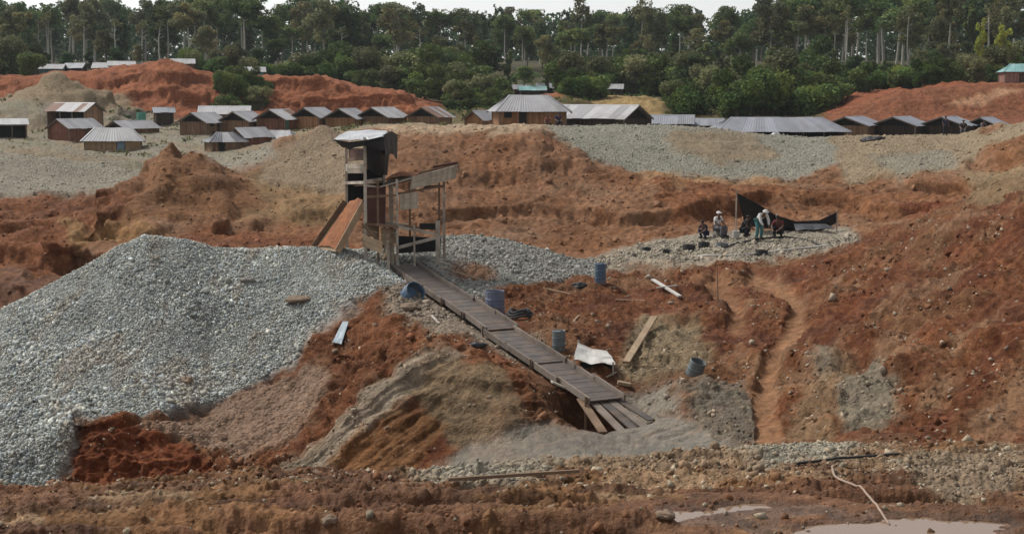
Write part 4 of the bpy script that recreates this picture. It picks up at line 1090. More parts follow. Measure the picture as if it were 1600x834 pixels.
def hut(u, vb, Yh, rot, L, W, h=1.9, rise=0.95, kind='gable', roof='zinc', wall='brown', label='', over=0.35, door=None, gable_open=False, open_front=False, name='hut', sink=1.2, cat='hut', win=False, patch=None, extra_roof=None):
    rg = np.random.default_rng(int(u * 7 + vb))
    base = at(u, vb, Yh)
    g = gz(base.x, base.y)
    if name == 'shed': base.z = min(base.z, g); sink = 0.3
    root = empty(name, base, math.radians(rot), label=label, cat=cat, group=None)
    wm_ = WALLS[wall]; rm = ROOFS[roof]
    x, y = L / 2, W / 2; z0 = -sink
    # posts
    for sx_ in (-1, 1):
        for sy_ in (-1, 1):
            MB().box((sx_ * (x + 0.03), sy_ * (y + 0.03), (h + z0) / 2), (0.12, 0.12, h - z0)).build('post', POST, root)
    # walls: front (-y), back (+y), left gable (-x), right gable (+x)
    gab = None
    if kind == 'gable': gab = lambda f: h + rise * (1 - abs(2 * f - 1)) - 0.06
    if kind == 'shed': gab = None
    top_f = h; top_b = h + (rise if kind == 'shed' else 0)
    cut = None
    if door: cut = (door[0] - 0.5 * 0.8 / L, door[0] + 0.5 * 0.8 / L, 1.62)
    if not open_front:
        board_wall((-x, -y), (x, -y), z0, top_f - 0.04, rg, cut=cut).build('front_wall', wm_, root)
        if door:
            dx = -x + door[0] * L
            dd = MB().box((dx, -y + 0.03, 0.80), (0.76, 0.05, 1.6)).build('door', DOORS[door[1]], root)
            MB().box((dx + 0.28, -y - 0.015, 0.85), (0.04, 0.04, 0.14)).build('handle', POST, dd)
        if win:
            wf = MB().box((-x + win * L, -y - 0.03, 1.25), (0.7, 0.06, 0.55)).build('window', DARKIN, root)
            MB().bar((-x + win * L - 0.42, -y - 0.045, 0.95), (-x + win * L + 0.42, -y - 0.045, 0.95), 0.07, 0.07).build('sill', POST, wf)
    else:
        MB().bar((-x, -y, h - 0.08), (x, -y, h - 0.08), 0.1, 0.12).build('beam', POST, root)
        nmid = max(1, int(L / 2.2))
        for i in range(1, nmid + 1):
            MB().box((-x + L * i / (nmid + 1), -y, (h + z0) / 2), (0.11, 0.11, h - z0)).build('post', POST, root)
        board_wall((-x + 0.1, -y + W * 0.45), (x - 0.1, -y + W * 0.45), z0, h - 0.1, rg).build('inner_shade_wall', DARKIN, root)
    board_wall((x, y), (-x, y), z0, top_b - 0.04, rg).build('back_wall', wm_, root)
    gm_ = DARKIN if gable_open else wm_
    if kind == 'shed':
        board_wall((-x, y), (-x, -y), z0, 0, rg, gable=lambda f: h + rise * (1 - f) - 0.05).build('side_wall', wm_, root)
        board_wall((x, -y), (x, y), z0, 0, rg, gable=lambda f: h + rise * f - 0.05).build('side_wall', wm_, root)
    else:
        for a_, b_ in (((-x, y), (-x, -y)), ((x, -y), (x, y))):
            if gable_open:
                board_wall(a_, b_, z0, h - 0.05, rg).build('side_wall', wm_, root)
                board_wall(((a_[0]) * 0.92, a_[1] * 0.95), (b_[0] * 0.92, b_[1] * 0.95), h - 0.25, 0, rg, gable=gab if gab else (lambda f: h - 0.1)).build('gable_recess', gm_, root)  # dark boards paint in the shade under the gable overhang
            else:
                board_wall(a_, b_, z0, h - 0.04, rg, gable=gab).build('side_wall', wm_, root)
    # roof frame with sheets
    o = over
    fr = MB()
    sl = rise / y if kind != 'shed' else rise / W
    ze = h - sl * o + 0.04
    if kind == 'gable':
        zr = h + rise + 0.04
        fr.bar((-x - o, 0, zr - 0.10), (x + o, 0, zr - 0.10), 0.08, 0.12)
        for s_ in (-1, 1):
            for e_ in (-1, 1): fr.bar((e_ * (x + o - 0.06), s_ * (y + o), ze - 0.09), (e_ * (x + o - 0.06), 0, zr - 0.09), 0.07, 0.09)
        rf = fr.build('roof_frame', POST, root)
        n = max(2, round((L + 2 * o) / 0.95)); wS = (L + 2 * o) / n
        for s_ in (-1, 1):
            for i in range(n):
                a0, a1 = -x - o + i * wS - 0.02, -x - o + (i + 1) * wS + 0.02
                j = rg.uniform(-0.012, 0.03); dl_ = rg.uniform(-0.05, 0.08)
                mat = rm
                if patch and rg.random() < 0.35: mat = ROOFS[patch]
                sheet([(a0, s_ * (y + o + dl_), ze - sl * dl_ + j), (a1, s_ * (y + o + dl_), ze - sl * dl_ + j), (a1, s_ * 0.02, zr + j), (a0, s_ * 0.02, zr + j)]).build('roof_sheet', mat, rf)
        MB().add([(-x - o, -0.16, zr - 0.16 * sl + 0.035), (x + o, -0.16, zr - 0.16 * sl + 0.035), (x + o, 0, zr + 0.055), (-x - o, 0, zr + 0.055), (-x - o, 0.16, zr - 0.16 * sl + 0.035), (x + o, 0.16, zr - 0.16 * sl + 0.035)],
                 [(0, 1, 2, 3), (3, 2, 5, 4)]).build('ridge_cap', rm, rf)
    elif kind == 'shed':
        zb_ = h + rise + sl * o + 0.04
        fr.bar((-x, -y, h), (-x, y, h + rise), 0.08, 0.1); fr.bar((x, -y, h), (x, y, h + rise), 0.08, 0.1)
        rf = fr.build('roof_frame', POST, root)
        n = max(2, round((L + 2 * o) / 0.95)); wS = (L + 2 * o) / n
        for i in range(n):
            a0, a1 = -x - o + i * wS - 0.02, -x - o + (i + 1) * wS + 0.02; j = rg.uniform(0.02, 0.06)
            mat = ROOFS[patch] if patch and rg.random() < 0.35 else rm
            sheet([(a0, -y - o, ze + j), (a1, -y - o, ze + j), (a1, y + o, zb_ + j), (a0, y + o, zb_ + j)]).build('roof_sheet', mat, rf)
    else:                                                     # hip
        zr = h + rise + 0.04; rl = max(x - y * 0.55, 0.4)    # half ridge
        E = [(-x - o, -y - o, ze), (x + o, -y - o, ze), (x + o, y + o, ze), (-x - o, y + o, ze)]
        R0, R1 = Vector((-rl, 0, zr)), Vector((rl, 0, zr))
        for e_, r_ in ((E[0], R0), (E[1], R1), (E[2], R1), (E[3], R0)): fr.bar(Vector(e_) - Vector((0, 0, 0.1)), r_ - Vector((0, 0, 0.1)), 0.08, 0.1)
        fr.bar(R0 - Vector((0, 0, 0.1)), R1 - Vector((0, 0, 0.1)), 0.08, 0.1)
        rf = fr.build('roof_frame', POST, root)
        def fan(e0, e1, r0, r1, n):
            e0, e1, r0, r1 = map(Vector, (e0, e1, r0, r1))
            for i in range(n):
                f0, f1 = i / n, (i + 1) / n; j = Vector((0, 0, rg.uniform(-0.01, 0.03)))
                mat = ROOFS[patch] if patch and rg.random() < 0.35 else rm
                sheet([e0.lerp(e1, f0) + j, e0.lerp(e1, f1) + j, r0.lerp(r1, f1) + j, r0.lerp(r1, f0) + j]).build('roof_sheet', mat, rf)
        nl, ns = max(3, round(L / 1.1)), max(2, round(W / 1.1))
        fan(E[0], E[1], R0, R1, nl); fan(E[2], E[3], R1, R0, nl); fan(E[1], E[2], R1, R1 + Vector((0.01, 0, 0)), ns); fan(E[3], E[0], R0, R0 - Vector((0.01, 0, 0)), ns)
        for e_, r_ in ((E[0], R0), (E[1], R1)):
            MB().bar(Vector(e_) + Vector((0, 0, 0.05)), r_ + Vector((0, 0, 0.05)), 0.16, 0.02).build('hip_cap', rm, rf)
    return root

# left village
hut(18, 208, 158, 22, 3.0, 2.8, 0.95, 0.5, 'shed', 'pale', 'brown', 'low lean-to shed with dark open front at the far left edge', open_front=True)
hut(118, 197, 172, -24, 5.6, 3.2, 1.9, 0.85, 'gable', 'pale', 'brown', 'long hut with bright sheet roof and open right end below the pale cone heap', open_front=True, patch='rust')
hut(118, 223, 160, 58, 4.6, 3.4, 1.75, 0.9, 'gable', 'zinc', 'red', 'red-brown board hut with dark gable left of the blue-doored hut', door=(0.6, 'wood'))
hut(207, 209, 168, 56, 5.0, 3.4, 0.75, 0.75, 'gable', 'zinc', 'brown', 'half-hidden gabled hut just behind the blue-doored hut', gable_open=True)
hut(178, 243, 148, 14, 5.6, 3.6, 1.75, 1.1, 'hip', 'pale', 'straw', 'light wooden hut with wide pale hip roof and blue door', door=(0.64, 'blue'), over=0.42, patch='zinc')
hut(256, 189, 186, 20, 2.2, 2.0, 1.2, 0.5, 'gable', 'blue', 'dark', 'small dark shack with grey roof next to the green tank')
hut(352, 196, 188, 8, 6.2, 3.6, 1.6, 0.9, 'gable', 'pale', 'brown', 'long bright roof rising behind the hut row at the bush clump')
ROWH = [(318, 210, 'brown', 'first hut of the back row from the left, with plain brown boards', ('wood', 0.7)), (380, 208, 'brown', 'second hut of the back row, roof touching its left neighbour', ('wood', 0.4)),
        (437, 205, 'red', 'third hut of the back row, green plastic beside its wall', ('green', 0.15)), (491, 202, 'orange', 'fourth hut of the back row, with bright orange gable boards', None),
        (543, 199, 'orange', 'fifth hut of the back row, half hidden by the tan mound', None), (598, 197, 'brown', 'sixth hut of the back row, above the tarpaulin tower', None), (672, 197, 'brown', 'last low gabled hut of the back row, right of the tower', None)]
for i, (u, v, w, lb, dr) in enumerate(ROWH):
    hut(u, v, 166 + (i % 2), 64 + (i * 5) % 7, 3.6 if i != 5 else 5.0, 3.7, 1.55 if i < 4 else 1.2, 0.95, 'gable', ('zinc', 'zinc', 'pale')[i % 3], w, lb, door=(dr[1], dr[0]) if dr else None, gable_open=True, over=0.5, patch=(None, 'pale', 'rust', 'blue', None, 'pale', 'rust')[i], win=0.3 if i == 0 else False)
hut(352, 243, 146, 24, 3.4, 3.2, 1.55, 0.8, 'hip', 'dark', 'brown', 'front hut with patched dark plastic roof beside the red cone', patch='zinc', door=(0.3, 'black'))
hut(392, 239, 148, 46, 3.2, 2.8, 1.8, 0.8, 'gable', 'zinc', 'red', 'narrow red-boarded front hut between two dark-roofed huts')
hut(438, 236, 150, -14, 4.0, 3.4, 1.25, 0.9, 'hip', 'zinc', 'dark', 'dark open front hut with grey roof touching the tan mound', open_front=True)
# middle
hut(752, 199, 140, 52, 2.2, 2.2, 0.9, 0.7, 'gable', 'zinc', 'orange', 'tiny gabled shack left of the large central hut')
hut(826, 200, 132, 9, 6.1, 4.6, 1.75, 1.25, 'hip', 'zinc', 'orange', 'large brown central hut with grey hip roof on the wall edge', door=(0.35, 'black'), over=0.5, win=0.12)
hut(938, 205, 136, -38, 8.4, 4.6, 1.3, 1.15, 'gable', 'pale', 'dark', 'long pale low roof with black open gable right of the central hut', gable_open=True, over=0.25, patch='zinc')
hut(1046, 205, 150, -8, 4.6, 3.4, 0.9, 0.75, 'gable', 'blue', 'dark', 'low bluish roof right of the black gable')
hut(1106, 208, 152, -10, 2.8, 3.0, 0.9, 0.6, 'gable', 'blue', 'dark', 'short bluish roof touching the left end of the longest hut')
hut(1212, 222, 146, 3, 12.6, 6.0, 1.3, 1.2, 'hip', 'blue', 'brown', 'longest hut with wide bluish hip roof above the gravel bank', over=0.6, open_front=True)
for i, (u, v, lb) in enumerate([(1334, 214, 'dark-gabled hut touching the right end of the longest hut'), (1408, 214, 'dark-gabled hut second right of the longest hut'), (1482, 214, 'dark-gabled hut behind the standing watcher')]):
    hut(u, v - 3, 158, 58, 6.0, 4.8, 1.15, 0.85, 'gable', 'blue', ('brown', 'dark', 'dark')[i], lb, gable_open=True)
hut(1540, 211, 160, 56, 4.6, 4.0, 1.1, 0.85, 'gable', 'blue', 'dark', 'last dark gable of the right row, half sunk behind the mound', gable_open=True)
hut(1592, 134, 188, -6, 4.4, 3.6, 1.9, 0.9, 'hip', 'teal', 'pink', 'pink-walled hut with turquoise roof on top of the right red hill', door=(0.5, 'wood'))
# far sheds
FAR = [(82, 110, 232, 3.6, 'zinc', 'teal', 'far grey-green shed above the pink cut, leftmost of the hilltop sheds'), (118, 108, 234, 2.8, 'blue', 'dark', 'far bluish shed beside the leftmost hilltop shed'), (160, 107, 236, 2.4, 'pale', 'straw', 'small far straw-walled shed left of the white-roofed one'),
       (190, 104, 232, 3.8, 'pale', 'dark', 'far long white-roofed shed left of the red peak'), (286, 107, 228, 3.2, 'pale', 'brown', 'far shed with pale roof right of the red peak'), (398, 115, 226, 2.8, 'pale', 'teal', 'small far white and teal shed above the bush clump'),
       (592, 120, 262, 3.6, 'teal', 'dark', 'far shed roof hidden in shrubs above the second red hill'), (697, 122, 262, 4.0, 'zinc', 'dark', 'far grey roof among trees left of the turquoise shed'), (832, 131, 246, 4.2, 'teal', 'dark', 'far turquoise shed above the small red patch'),
       (814, 124, 252, 3.0, 'zinc', 'dark', 'far grey roof touching the turquoise shed from behind'), (852, 124, 252, 2.6, 'blue', 'dark', 'far bluish roof behind the right end of the turquoise shed'), (960, 129, 240, 2.6, 'pale', 'dark', 'tiny far pale roof in the greenery above the straw bank')]
WALLS['teal'] = board_mat('boards_teal', (0.10, 0.19, 0.18), (0.16, 0.25, 0.24))
for u, v, Yf, L, rf_, wl_, lb in FAR:
    hut(u, v, Yf, random.uniform(-12, 18), L, L * 0.7, 1.15, 0.6, 'gable', rf_, wl_, lb, name='shed', cat='shed')
# ================================================================== WASHING TOWER
WOOD = board_mat('weathered_planks', (0.280, 0.240, 0.190), (0.380, 0.330, 0.260), 0.16)
WOOD_P = simple_mat('pale_pole', (0.400, 0.360, 0.300), 0.85, 0.25, 3, rand=0.12, dirt=(0.175, 0.120, 0.085))
WOOD_B = simple_mat('brown_plank', (0.170, 0.115, 0.075), 0.9, 0.3, 2.5, rand=0.2, dirt=(0.110, 0.060, 0.038))
WOOD_T = simple_mat('tan_plank', (0.320, 0.235, 0.150), 0.85, 0.25, 2.5, rand=0.15, dirt=(0.215, 0.125, 0.075))
MUD = simple_mat('orange_mud', (0.225, 0.078, 0.024), 0.8, 0.45, 3.5, rand=0.05, bumpd=0.12, dirt=(0.115, 0.045, 0.020))
BLACK = simple_mat('black_plastic', (0.010, 0.010, 0.011), 0.5, 0.3, 3, 0.3, 0.1)
SILVER = simple_mat('silver_plastic', (0.400, 0.410, 0.425), 0.45, 0.2, 1.4, 0.45, 0.05, dirt=(0.180, 0.190, 0.205))
REDSHEET = simple_mat('dull_red_sheet', (0.105, 0.052, 0.040), 0.7, 0.3, 2.5)

TB = at(600, 400, 57.5); TB.z = gz(TB.x, TB.y)
tower = empty('washing_tower', TB, label='rickety wooden ore washing tower on the gravel mound under a tarpaulin', cat='tower')
T = lambda u, v, Yt: at(u, v, Yt) - TB
def gpt(u, Yt, dz=-0.25):
    p = at(u, 300, Yt); return Vector((p.x, p.y, gz(p.x, p.y) + dz)) - TB
def post(u, v, Yt, w=0.11, mat=None, u2=None, name='post'):
    b_ = gpt(u2 or u, Yt); t_ = T(u, v, Yt)
    MB().bar(b_, t_, w, w, taper=0.85).build(name, mat or WOOD_P, tower)
def beam(a, b_, w=0.09, h_=0.12, mat=None, name='beam'):
    return MB().bar(T(*a), T(*b_), w, h_).build(name, mat or WOOD_P, tower)
post(541, 222, 59.0); post(570, 215, 56.6, 0.13); post(600, 214, 59.4); post(575, 212, 59.4, mat=WOOD_B)
post(620, 280, 56.9, 0.10); post(693.5, 268, 58.2, 0.12); post(640, 284, 59.6, 0.1, WOOD_B); post(686, 270, 59.6, 0.09, WOOD_B)
post(611, 286, 57.6, 0.2, WOOD, name='box_column'); post(647, 352, 56.9, 0.08); post(684, 345, 57.6, 0.2, name='rail_board')
post(590, 282, 57.0, 0.09, WOOD_B); post(606, 376, 55.7, 0.12, WOOD_P)
beam((539, 286, 59.0), (571, 285, 56.7)); beam((541, 262, 58.9), (571, 263, 56.75), 0.05, 0.3); beam((569, 284, 56.5), (596, 280, 57.6)); beam((569, 290, 56.52), (592, 292, 57.2), 0.07, 0.08)
beam((541, 226, 59.0), (602, 219, 59.4), 0.07, 0.09); beam((540, 226, 59.05), (571, 222, 56.6), 0.07, 0.09); beam((571, 219, 56.55), (602, 218, 59.3), 0.07, 0.09)
beam((541, 250, 58.95), (570, 247, 56.7), 0.05, 0.14, WOOD_B); beam((571, 308, 56.7), (621, 305, 56.9), 0.07, 0.09, WOOD_B); beam((620, 303, 56.95), (695, 290, 58.1), 0.06, 0.08, WOOD_B)
beam((662, 292, 58.0), (692, 291, 58.15), 0.07, 0.1, REDSHEET); beam((541, 330, 59.0), (600, 330, 59.4), 0.07, 0.1, WOOD_B)
beam((571, 350, 56.5), (622, 354, 56.8), 0.07, 0.1, WOOD_B); beam((621, 354, 56.8), (684, 366, 57.5), 0.07, 0.11); beam((621, 387, 56.8), (690, 369, 57.6), 0.07, 0.12)
beam((621, 353, 58.8), (686, 358, 59.4), 0.06, 0.09, WOOD_B); beam((566, 350, 56.4), (600, 386, 55.9), 0.06, 0.1, WOOD_B)
# ladder on the box column
lad = MB()
for uu in (612.5, 619.5): lad.bar(T(uu, 284, 57.25), T(uu, 372, 57.0), 0.035, 0.05)
ldr = lad.build('ladder', WOOD_B, tower)
for k in range(9): MB().bar(T(611.5, 292 + 9 * k, 57.2 - 0.02 * k), T(620.5, 292 + 9 * k, 57.2 - 0.02 * k), 0.04, 0.04).build('rung', WOOD_P, ldr)
# plank panels
def panel(corners, n, name, mat, th=0.03, gap=0.06, vertical=False, parent=None):
    """boards side by side from edge (c0,c1) to edge (c3,c2)"""
    c = [Vector(x) for x in corners]; nrm = (c[1] - c[0]).cross(c[3] - c[0]).normalized() * th
    for i in range(n):
        f0, f1 = (i + gap / 2) / n, (i + 1 - gap / 2) / n
        q = [c[0].lerp(c[3], f0), c[1].lerp(c[2], f0), c[1].lerp(c[2], f1), c[0].lerp(c[3], f1)]
        o = nrm * random.uniform(-0.25, 0.25)
        MB().add([p + o for p in q] + [p + o - nrm for p in q], [(0, 1, 2, 3), (7, 6, 5, 4), (0, 4, 5, 1), (1, 5, 6, 2), (2, 6, 7, 3), (3, 7, 4, 0)]).build(name, mat, parent or tower)
panel([T(624, 303, 57.0), T(653, 300, 57.4), T(653, 326, 57.4), T(624, 328, 57.0)], 3, 'plank', WOOD)
panel([T(543, 256, 58.6), T(569, 256, 56.85), T(569, 271, 56.85), T(543, 271, 58.6)], 2, 'plank', WOOD)
panel([T(567, 366, 56.3), T(598, 378, 55.6), T(598, 397, 55.6), T(567, 384, 56.3)], 2, 'plank', WOOD_T)
panel([T(566, 351, 57.0), T(590, 353, 57.2), T(592, 374, 57.2), T(568, 366, 57.0)], 2, 'plank', WOOD_T)
panel([T(594, 355, 56.9), T(622, 357, 57.2), T(622, 381, 57.2), T(596, 379, 56.9)], 2, 'plank', WOOD_T)
panel([T(574, 352, 56.6), T(622, 355, 56.9), T(640, 350, 59.4), T(590, 345, 59.4)], 6, 'deck_board', WOOD_B)
panel([T(552, 290, 58.9), T(571, 289, 56.8), T(600, 284, 58.0), T(575, 285, 59.4)], 5, 'deck_board', WOOD_B)
# dark sheets hung inside; the one below the railing stands in for shade
def cloth(pts_top, pts_bot, n=10, m_=10, wob=0.08, seed=0, th=0.012):
    """a hanging sheet between two edges given as point lists"""
    rg = np.random.default_rng(seed)
    def res(pts):
        pts = [Vector(p) for p in pts]; out = []
        for i in range(n + 1):
            f = i / n * (len(pts) - 1); k = min(int(f), len(pts) - 2); out.append(pts[k].lerp(pts[k + 1], f - k))
        return out
    a, b_ = res(pts_top), res(pts_bot); vs = []
    for j in range(m_ + 1):
        t = j / m_
        for i in range(n + 1):
            p = a[i].lerp(b_[i], t)
            nz = fbm(np.array([p.x * 1.6 + seed]), np.array([p.y * 1.6]), np.array([p.z * 1.2]), 2)[0]
            fold = math.sin(i / n * 9 + seed) * 0.4
            vs.append(p + Vector((0.25 * nz, -1.0 * nz - fold * 0.5 * min(t * 2, 1), 0.6 * nz)) * wob * (0.3 + t))
    fs = [(j * (n + 1) + i, j * (n + 1) + i + 1, (j + 1) * (n + 1) + i + 1, (j + 1) * (n + 1) + i) for j in range(m_) for i in range(n)]
    return MB().add(vs, fs)
def solid(o, th=0.012):
    md = o.modifiers.new('thickness', 'SOLIDIFY'); md.thickness = th; return o
solid(cloth([T(543, 268, 59.1), T(601, 262, 59.5)], [T(543, 322, 59.1), T(598, 330, 59.5)], wob=0.05, seed=3).build('sheet_and_shade', BLACK, tower))
solid(cloth([T(573, 292, 57.4), T(603, 290, 57.7)], [T(575, 352, 57.3), T(602, 352, 57.6)], wob=0.06, seed=4).build('red_sheet', REDSHEET, tower))
solid(cloth([T(545, 232, 58.9), T(569, 232, 57.2)], [T(546, 250, 58.9), T(569, 250, 57.2)], wob=0.04, seed=5).build('sheet_and_shade', REDSHEET, tower))
solid(cloth([T(622, 368, 58.4), T(690, 372, 58.6)], [T(622, 396, 58.4), T(688, 392, 58.6)], wob=0.05, seed=6).build('sheet_and_shade', BLACK, tower))  # black sheet added in place of the shadow below the railing
solid(cloth([T(655, 349, 58.0), T(680, 349, 58.2)], [T(656, 358, 58.0), T(681, 360, 58.2)], wob=0.05, seed=7).build('sheet_and_shade', BLACK, tower))
# upper feeding trough, sloping up to the right
ft = MB().add([T(596, 290, 57.2), T(714, 268, 58.0), T(716, 263, 59.2), T(604, 283, 58.6)], [(0, 1, 2, 3)])
trough = solid(ft.build('feed_trough', WOOD_B, tower), 0.05)
panel([T(644, 275, 57.35), T(715, 259, 57.9), T(712, 279, 57.95), T(640, 297, 57.35)], 2, 'side_board', WOOD, 0.04, parent=trough)
panel([T(604, 279, 58.7), T(717, 255, 59.3), T(717, 266, 59.3), T(604, 288, 58.7)], 1, 'side_board', WOOD_B, 0.04, parent=trough)
MB().bar(T(594, 292, 57.08), T(716, 258, 57.88), 0.07, 0.05).build('rim', WOOD_P, trough)
mp = []
rg = np.random.default_rng(9)
for j in range(5):
    for i in range(13):
        f, g_ = i / 12, j / 4
        p = T(597 + 52 * f, 289 - 10 * f, 57.25 + 0.25 * f).lerp(T(605 + 50 * f, 283 - 9 * f, 58.55 + 0.2 * f), g_)
        p.z += 0.10 + 0.22 * math.sin(PI * min(f * 1.1, 1)) * math.sin(PI * (0.15 + 0.7 * g_)) + rg.uniform(0, 0.05)
        mp.append(p)
MB().add(mp, [(j * 13 + i, j * 13 + i + 1, (j + 1) * 13 + i + 1, (j + 1) * 13 + i) for j in range(4) for i in range(12)]).build('mud_load', MUD, trough, smooth=True)
panel([T(676, 259, 58.9), T(714, 252, 59.2), T(716, 256, 59.25), T(676, 263, 58.95)], 1, 'plank', REDSHEET)
# mud chute down to the left
ct = MB().add([T(545, 318, 58.2), T(568, 316, 56.9), T(526, 394, 56.3), T(494, 389, 57.6)], [(0, 1, 2, 3)])
chute = solid(ct.build('mud_chute', WOOD_T, tower), 0.05)
cm = []
for j in range(14):
    for i in range(6):
        f, g_ = j / 13, i / 5
        p = T(546, 317, 58.15).lerp(T(567, 315.5, 56.95), g_).lerp(T(496, 388.3, 57.5).lerp(T(525, 393, 56.35), g_), f)
        p.z += 0.03 + 0.10 * math.sin(PI * g_) * (0.6 + 0.8 * rg.random()) + rg.uniform(0, 0.06); cm.append(p)
MB().add(cm, [(j * 6 + i, j * 6 + i + 1, (j + 1) * 6 + i + 1, (j + 1) * 6 + i) for j in range(13) for i in range(5)]).build('mud_coat', MUD, chute, smooth=True)
MB().bar(T(541, 316, 58.25), T(492, 386, 57.65), 0.05, 0.36).build('side_board', WOOD_B, chute)
MB().bar(T(569, 317, 56.85), T(527, 393, 56.25), 0.05, 0.26).build('side_board', WOOD_T, chute)
# sack of ore on the deck
def lump(rx, ry, rz, seed, n=18, m_=11, amp=0.26):
    vs, fs = [], []
    for j in range(m_ + 1):
        th = PI * j / m_
        for i in range(n):
            ph = 2 * PI * i / n
            d = np.array([math.sin(th) * math.cos(ph), math.sin(th) * math.sin(ph), math.cos(th)])
            k = 1 + amp * fbm(np.array([d[0] * 1.7 + seed]), np.array([d[1] * 1.7]), np.array([d[2] * 1.7]), 4, 0.6)[0] * 2
            vs.append((d[0] * rx * k, d[1] * ry * k, d[2] * rz * k))
    for j in range(m_):
        for i in range(n): fs.append((j * n + i, (j + 1) * n + i, (j + 1) * n + (i + 1) % n, j * n + (i + 1) % n))
    return MB().add(vs, fs)

# tarpaulin thrown over the tower top
tarp = empty('tarpaulin', at(565, 215, 57.8), label='black and silver plastic tarpaulin thrown over the tower top', cat='tarpaulin')
TP = lambda u, v, Yt: at(u, v, Yt) - tarp.location
solid(cloth([TP(543, 206, 59.8), TP(575, 203, 59.8), TP(605, 205, 59.7)], [TP(521, 217, 57.3), TP(545, 221, 56.6), TP(572, 218, 56.2), TP(600, 214, 56.3)], 14, 10, 0.16, 11).build('top_sheet', SILVER, tarp))
solid(cloth([TP(520, 217, 57.3), TP(545, 222, 56.55), TP(572, 219, 56.15), TP(600, 214, 56.25)], [TP(534, 229, 57.3), TP(547, 233, 56.6), TP(570, 228, 56.2), TP(600, 236, 56.2)], 14, 6, 0.10, 12).build('front_flap', BLACK, tarp))
solid(cloth([TP(572, 219, 56.12), TP(600, 213, 56.2), TP(612, 206, 57.6), TP(606, 204, 59.7)], [TP(574, 262, 56.5), TP(588, 272, 56.6), TP(605, 274, 57.2), TP(606, 262, 59.0)], 14, 12, 0.14, 13).build('hanging_flap', BLACK, tarp))
solid(cloth([TP(598, 211, 56.4), TP(612, 205, 57.4), TP(621, 211, 58.2)], [TP(602, 244, 56.6), TP(612, 239, 57.4), TP(620, 248, 58.2)], 10, 8, 0.12, 14).build('torn_flap', BLACK, tarp))

# ================================================================== SLUICE
SLUICE_FLOOR = simple_mat('wet_sluice_floor', (0.082, 0.068, 0.060), 0.55, 0.3, 2.5, rand=0.10, dirt=(0.165, 0.110, 0.075))
SLUICE_SIDE = simple_mat('sluice_side', (0.165, 0.135, 0.112), 0.85, 0.3, 2.0, rand=0.2, dirt=(0.120, 0.090, 0.070))
sl = empty('sluice', SL0, label='long straight wooden sluice running down from the tower into the pit', cat='sluice')
d3 = (SL1 - SL0); Ls = d3.length; d3.normalize()
side = d3.cross(Vector((0, 0, 1))).normalized(); upv = side.cross(d3)
Wd = 1.12
SLp = lambda s_, a_, z_: d3 * s_ + side * a_ + upv * z_
nsec = 9; sec = Ls / nsec
for i in range(nsec):
    s0, s1 = i * sec + 0.005, (i + 1) * sec - 0.005; dz = -0.02 * (i % 2) + random.uniform(-0.03, 0.03); ja = random.uniform(-0.07, 0.07)
    fl_ = MB().bar(SLp(s0, ja, dz), SLp(s1, ja, dz), Wd, 0.05, up=upv).build('floor_panel', SLUICE_FLOOR, sl)
    for k in range(4):
        if random.random() < 0.2: continue
        ss = s0 + (k + 0.5) / 4 * (s1 - s0)
        MB().bar(SLp(ss, -Wd / 2 + 0.05 + ja, dz + 0.026), SLp(ss, Wd / 2 - 0.05 + ja, dz + 0.026), 0.06, 0.012, up=upv).build('riffle', SLUICE_FLOOR, fl_)
    for a_ in (-1, 1):
        MB().bar(SLp(s0 - 0.1, a_ * (Wd / 2 + 0.05) + ja, dz + 0.06), SLp(s1 + 0.1, a_ * (Wd / 2 + 0.05) + ja * 0.5, dz + 0.06), 0.06, 0.20, up=upv).build('side_board', SLUICE_SIDE, sl)
    for a_ in (-1, 1):
        q = SLp(s1, a_ * (Wd / 2 + 0.11), 0.2) + SL0
        MB().bar(Vector((q.x, q.y, gz(q.x, q.y) - 0.3)) - SL0, q - SL0, 0.07, 0.07).build('stake', WOOD_B, sl)
# lower apron of splayed boards
ap = []
for k, (a_, l0, l1, sk, m_) in enumerate([(-0.55, -0.6, 1.5, -0.1, SLUICE_FLOOR), (-0.27, -0.4, 1.9, 0.0, SLUICE_SIDE), (0.0, -0.3, 2.1, 0.06, SLUICE_FLOOR), (0.28, -0.4, 2.2, 0.15, SLUICE_SIDE), (0.56, -0.5, 1.7, 0.3, WOOD_B)]):
    MB().bar(SLp(Ls + l0, a_, -0.05), SLp(Ls + l1, a_ * 1.2 + sk, -0.16 - 0.03 * k), 0.26, 0.04, up=upv).build('apron_board', m_, sl)
# ================================================================== THINGS LYING ABOUT
BLUE = simple_mat('blue_plastic', (0.060, 0.105, 0.165), 0.5, 0.25, 3, 0.4, 0.1, dirt=(0.150, 0.105, 0.078))
GREYP = simple_mat('grey_plastic', (0.125, 0.145, 0.150), 0.6, 0.25, 3, 0.35, 0.1, dirt=(0.150, 0.120, 0.095))
NAVY = simple_mat('dull_blue_drum', (0.110, 0.125, 0.180), 0.55, 0.3, 3, 0.4, 0.1, dirt=(0.120, 0.095, 0.080))
PALEB = simple_mat('pale_blue_film', (0.200, 0.255, 0.290), 0.5, 0.3, 3, 0.4, 0.1)
WHITE = simple_mat('dirty_white_sheet', (0.480, 0.465, 0.440), 0.7, 0.2, 2, 0.3, 0.1, dirt=(0.300, 0.270, 0.235))
RUBBER = simple_mat('black_rubber', (0.022, 0.021, 0.022), 0.6, 0.3, 4, 0.35, 0.1)
ROCK = simple_mat('grey_rock', (0.190, 0.180, 0.160), 0.9, 0.3, 4, rand=0.2, bumpd=0.05)
ROCK_B = simple_mat('brown_rock', (0.205, 0.150, 0.105), 0.9, 0.3, 4, rand=0.2, bumpd=0.05)
TEALT = simple_mat('green_tank', (0.075, 0.260, 0.190), 0.5, 0.2, 2, 0.4, 0.05)
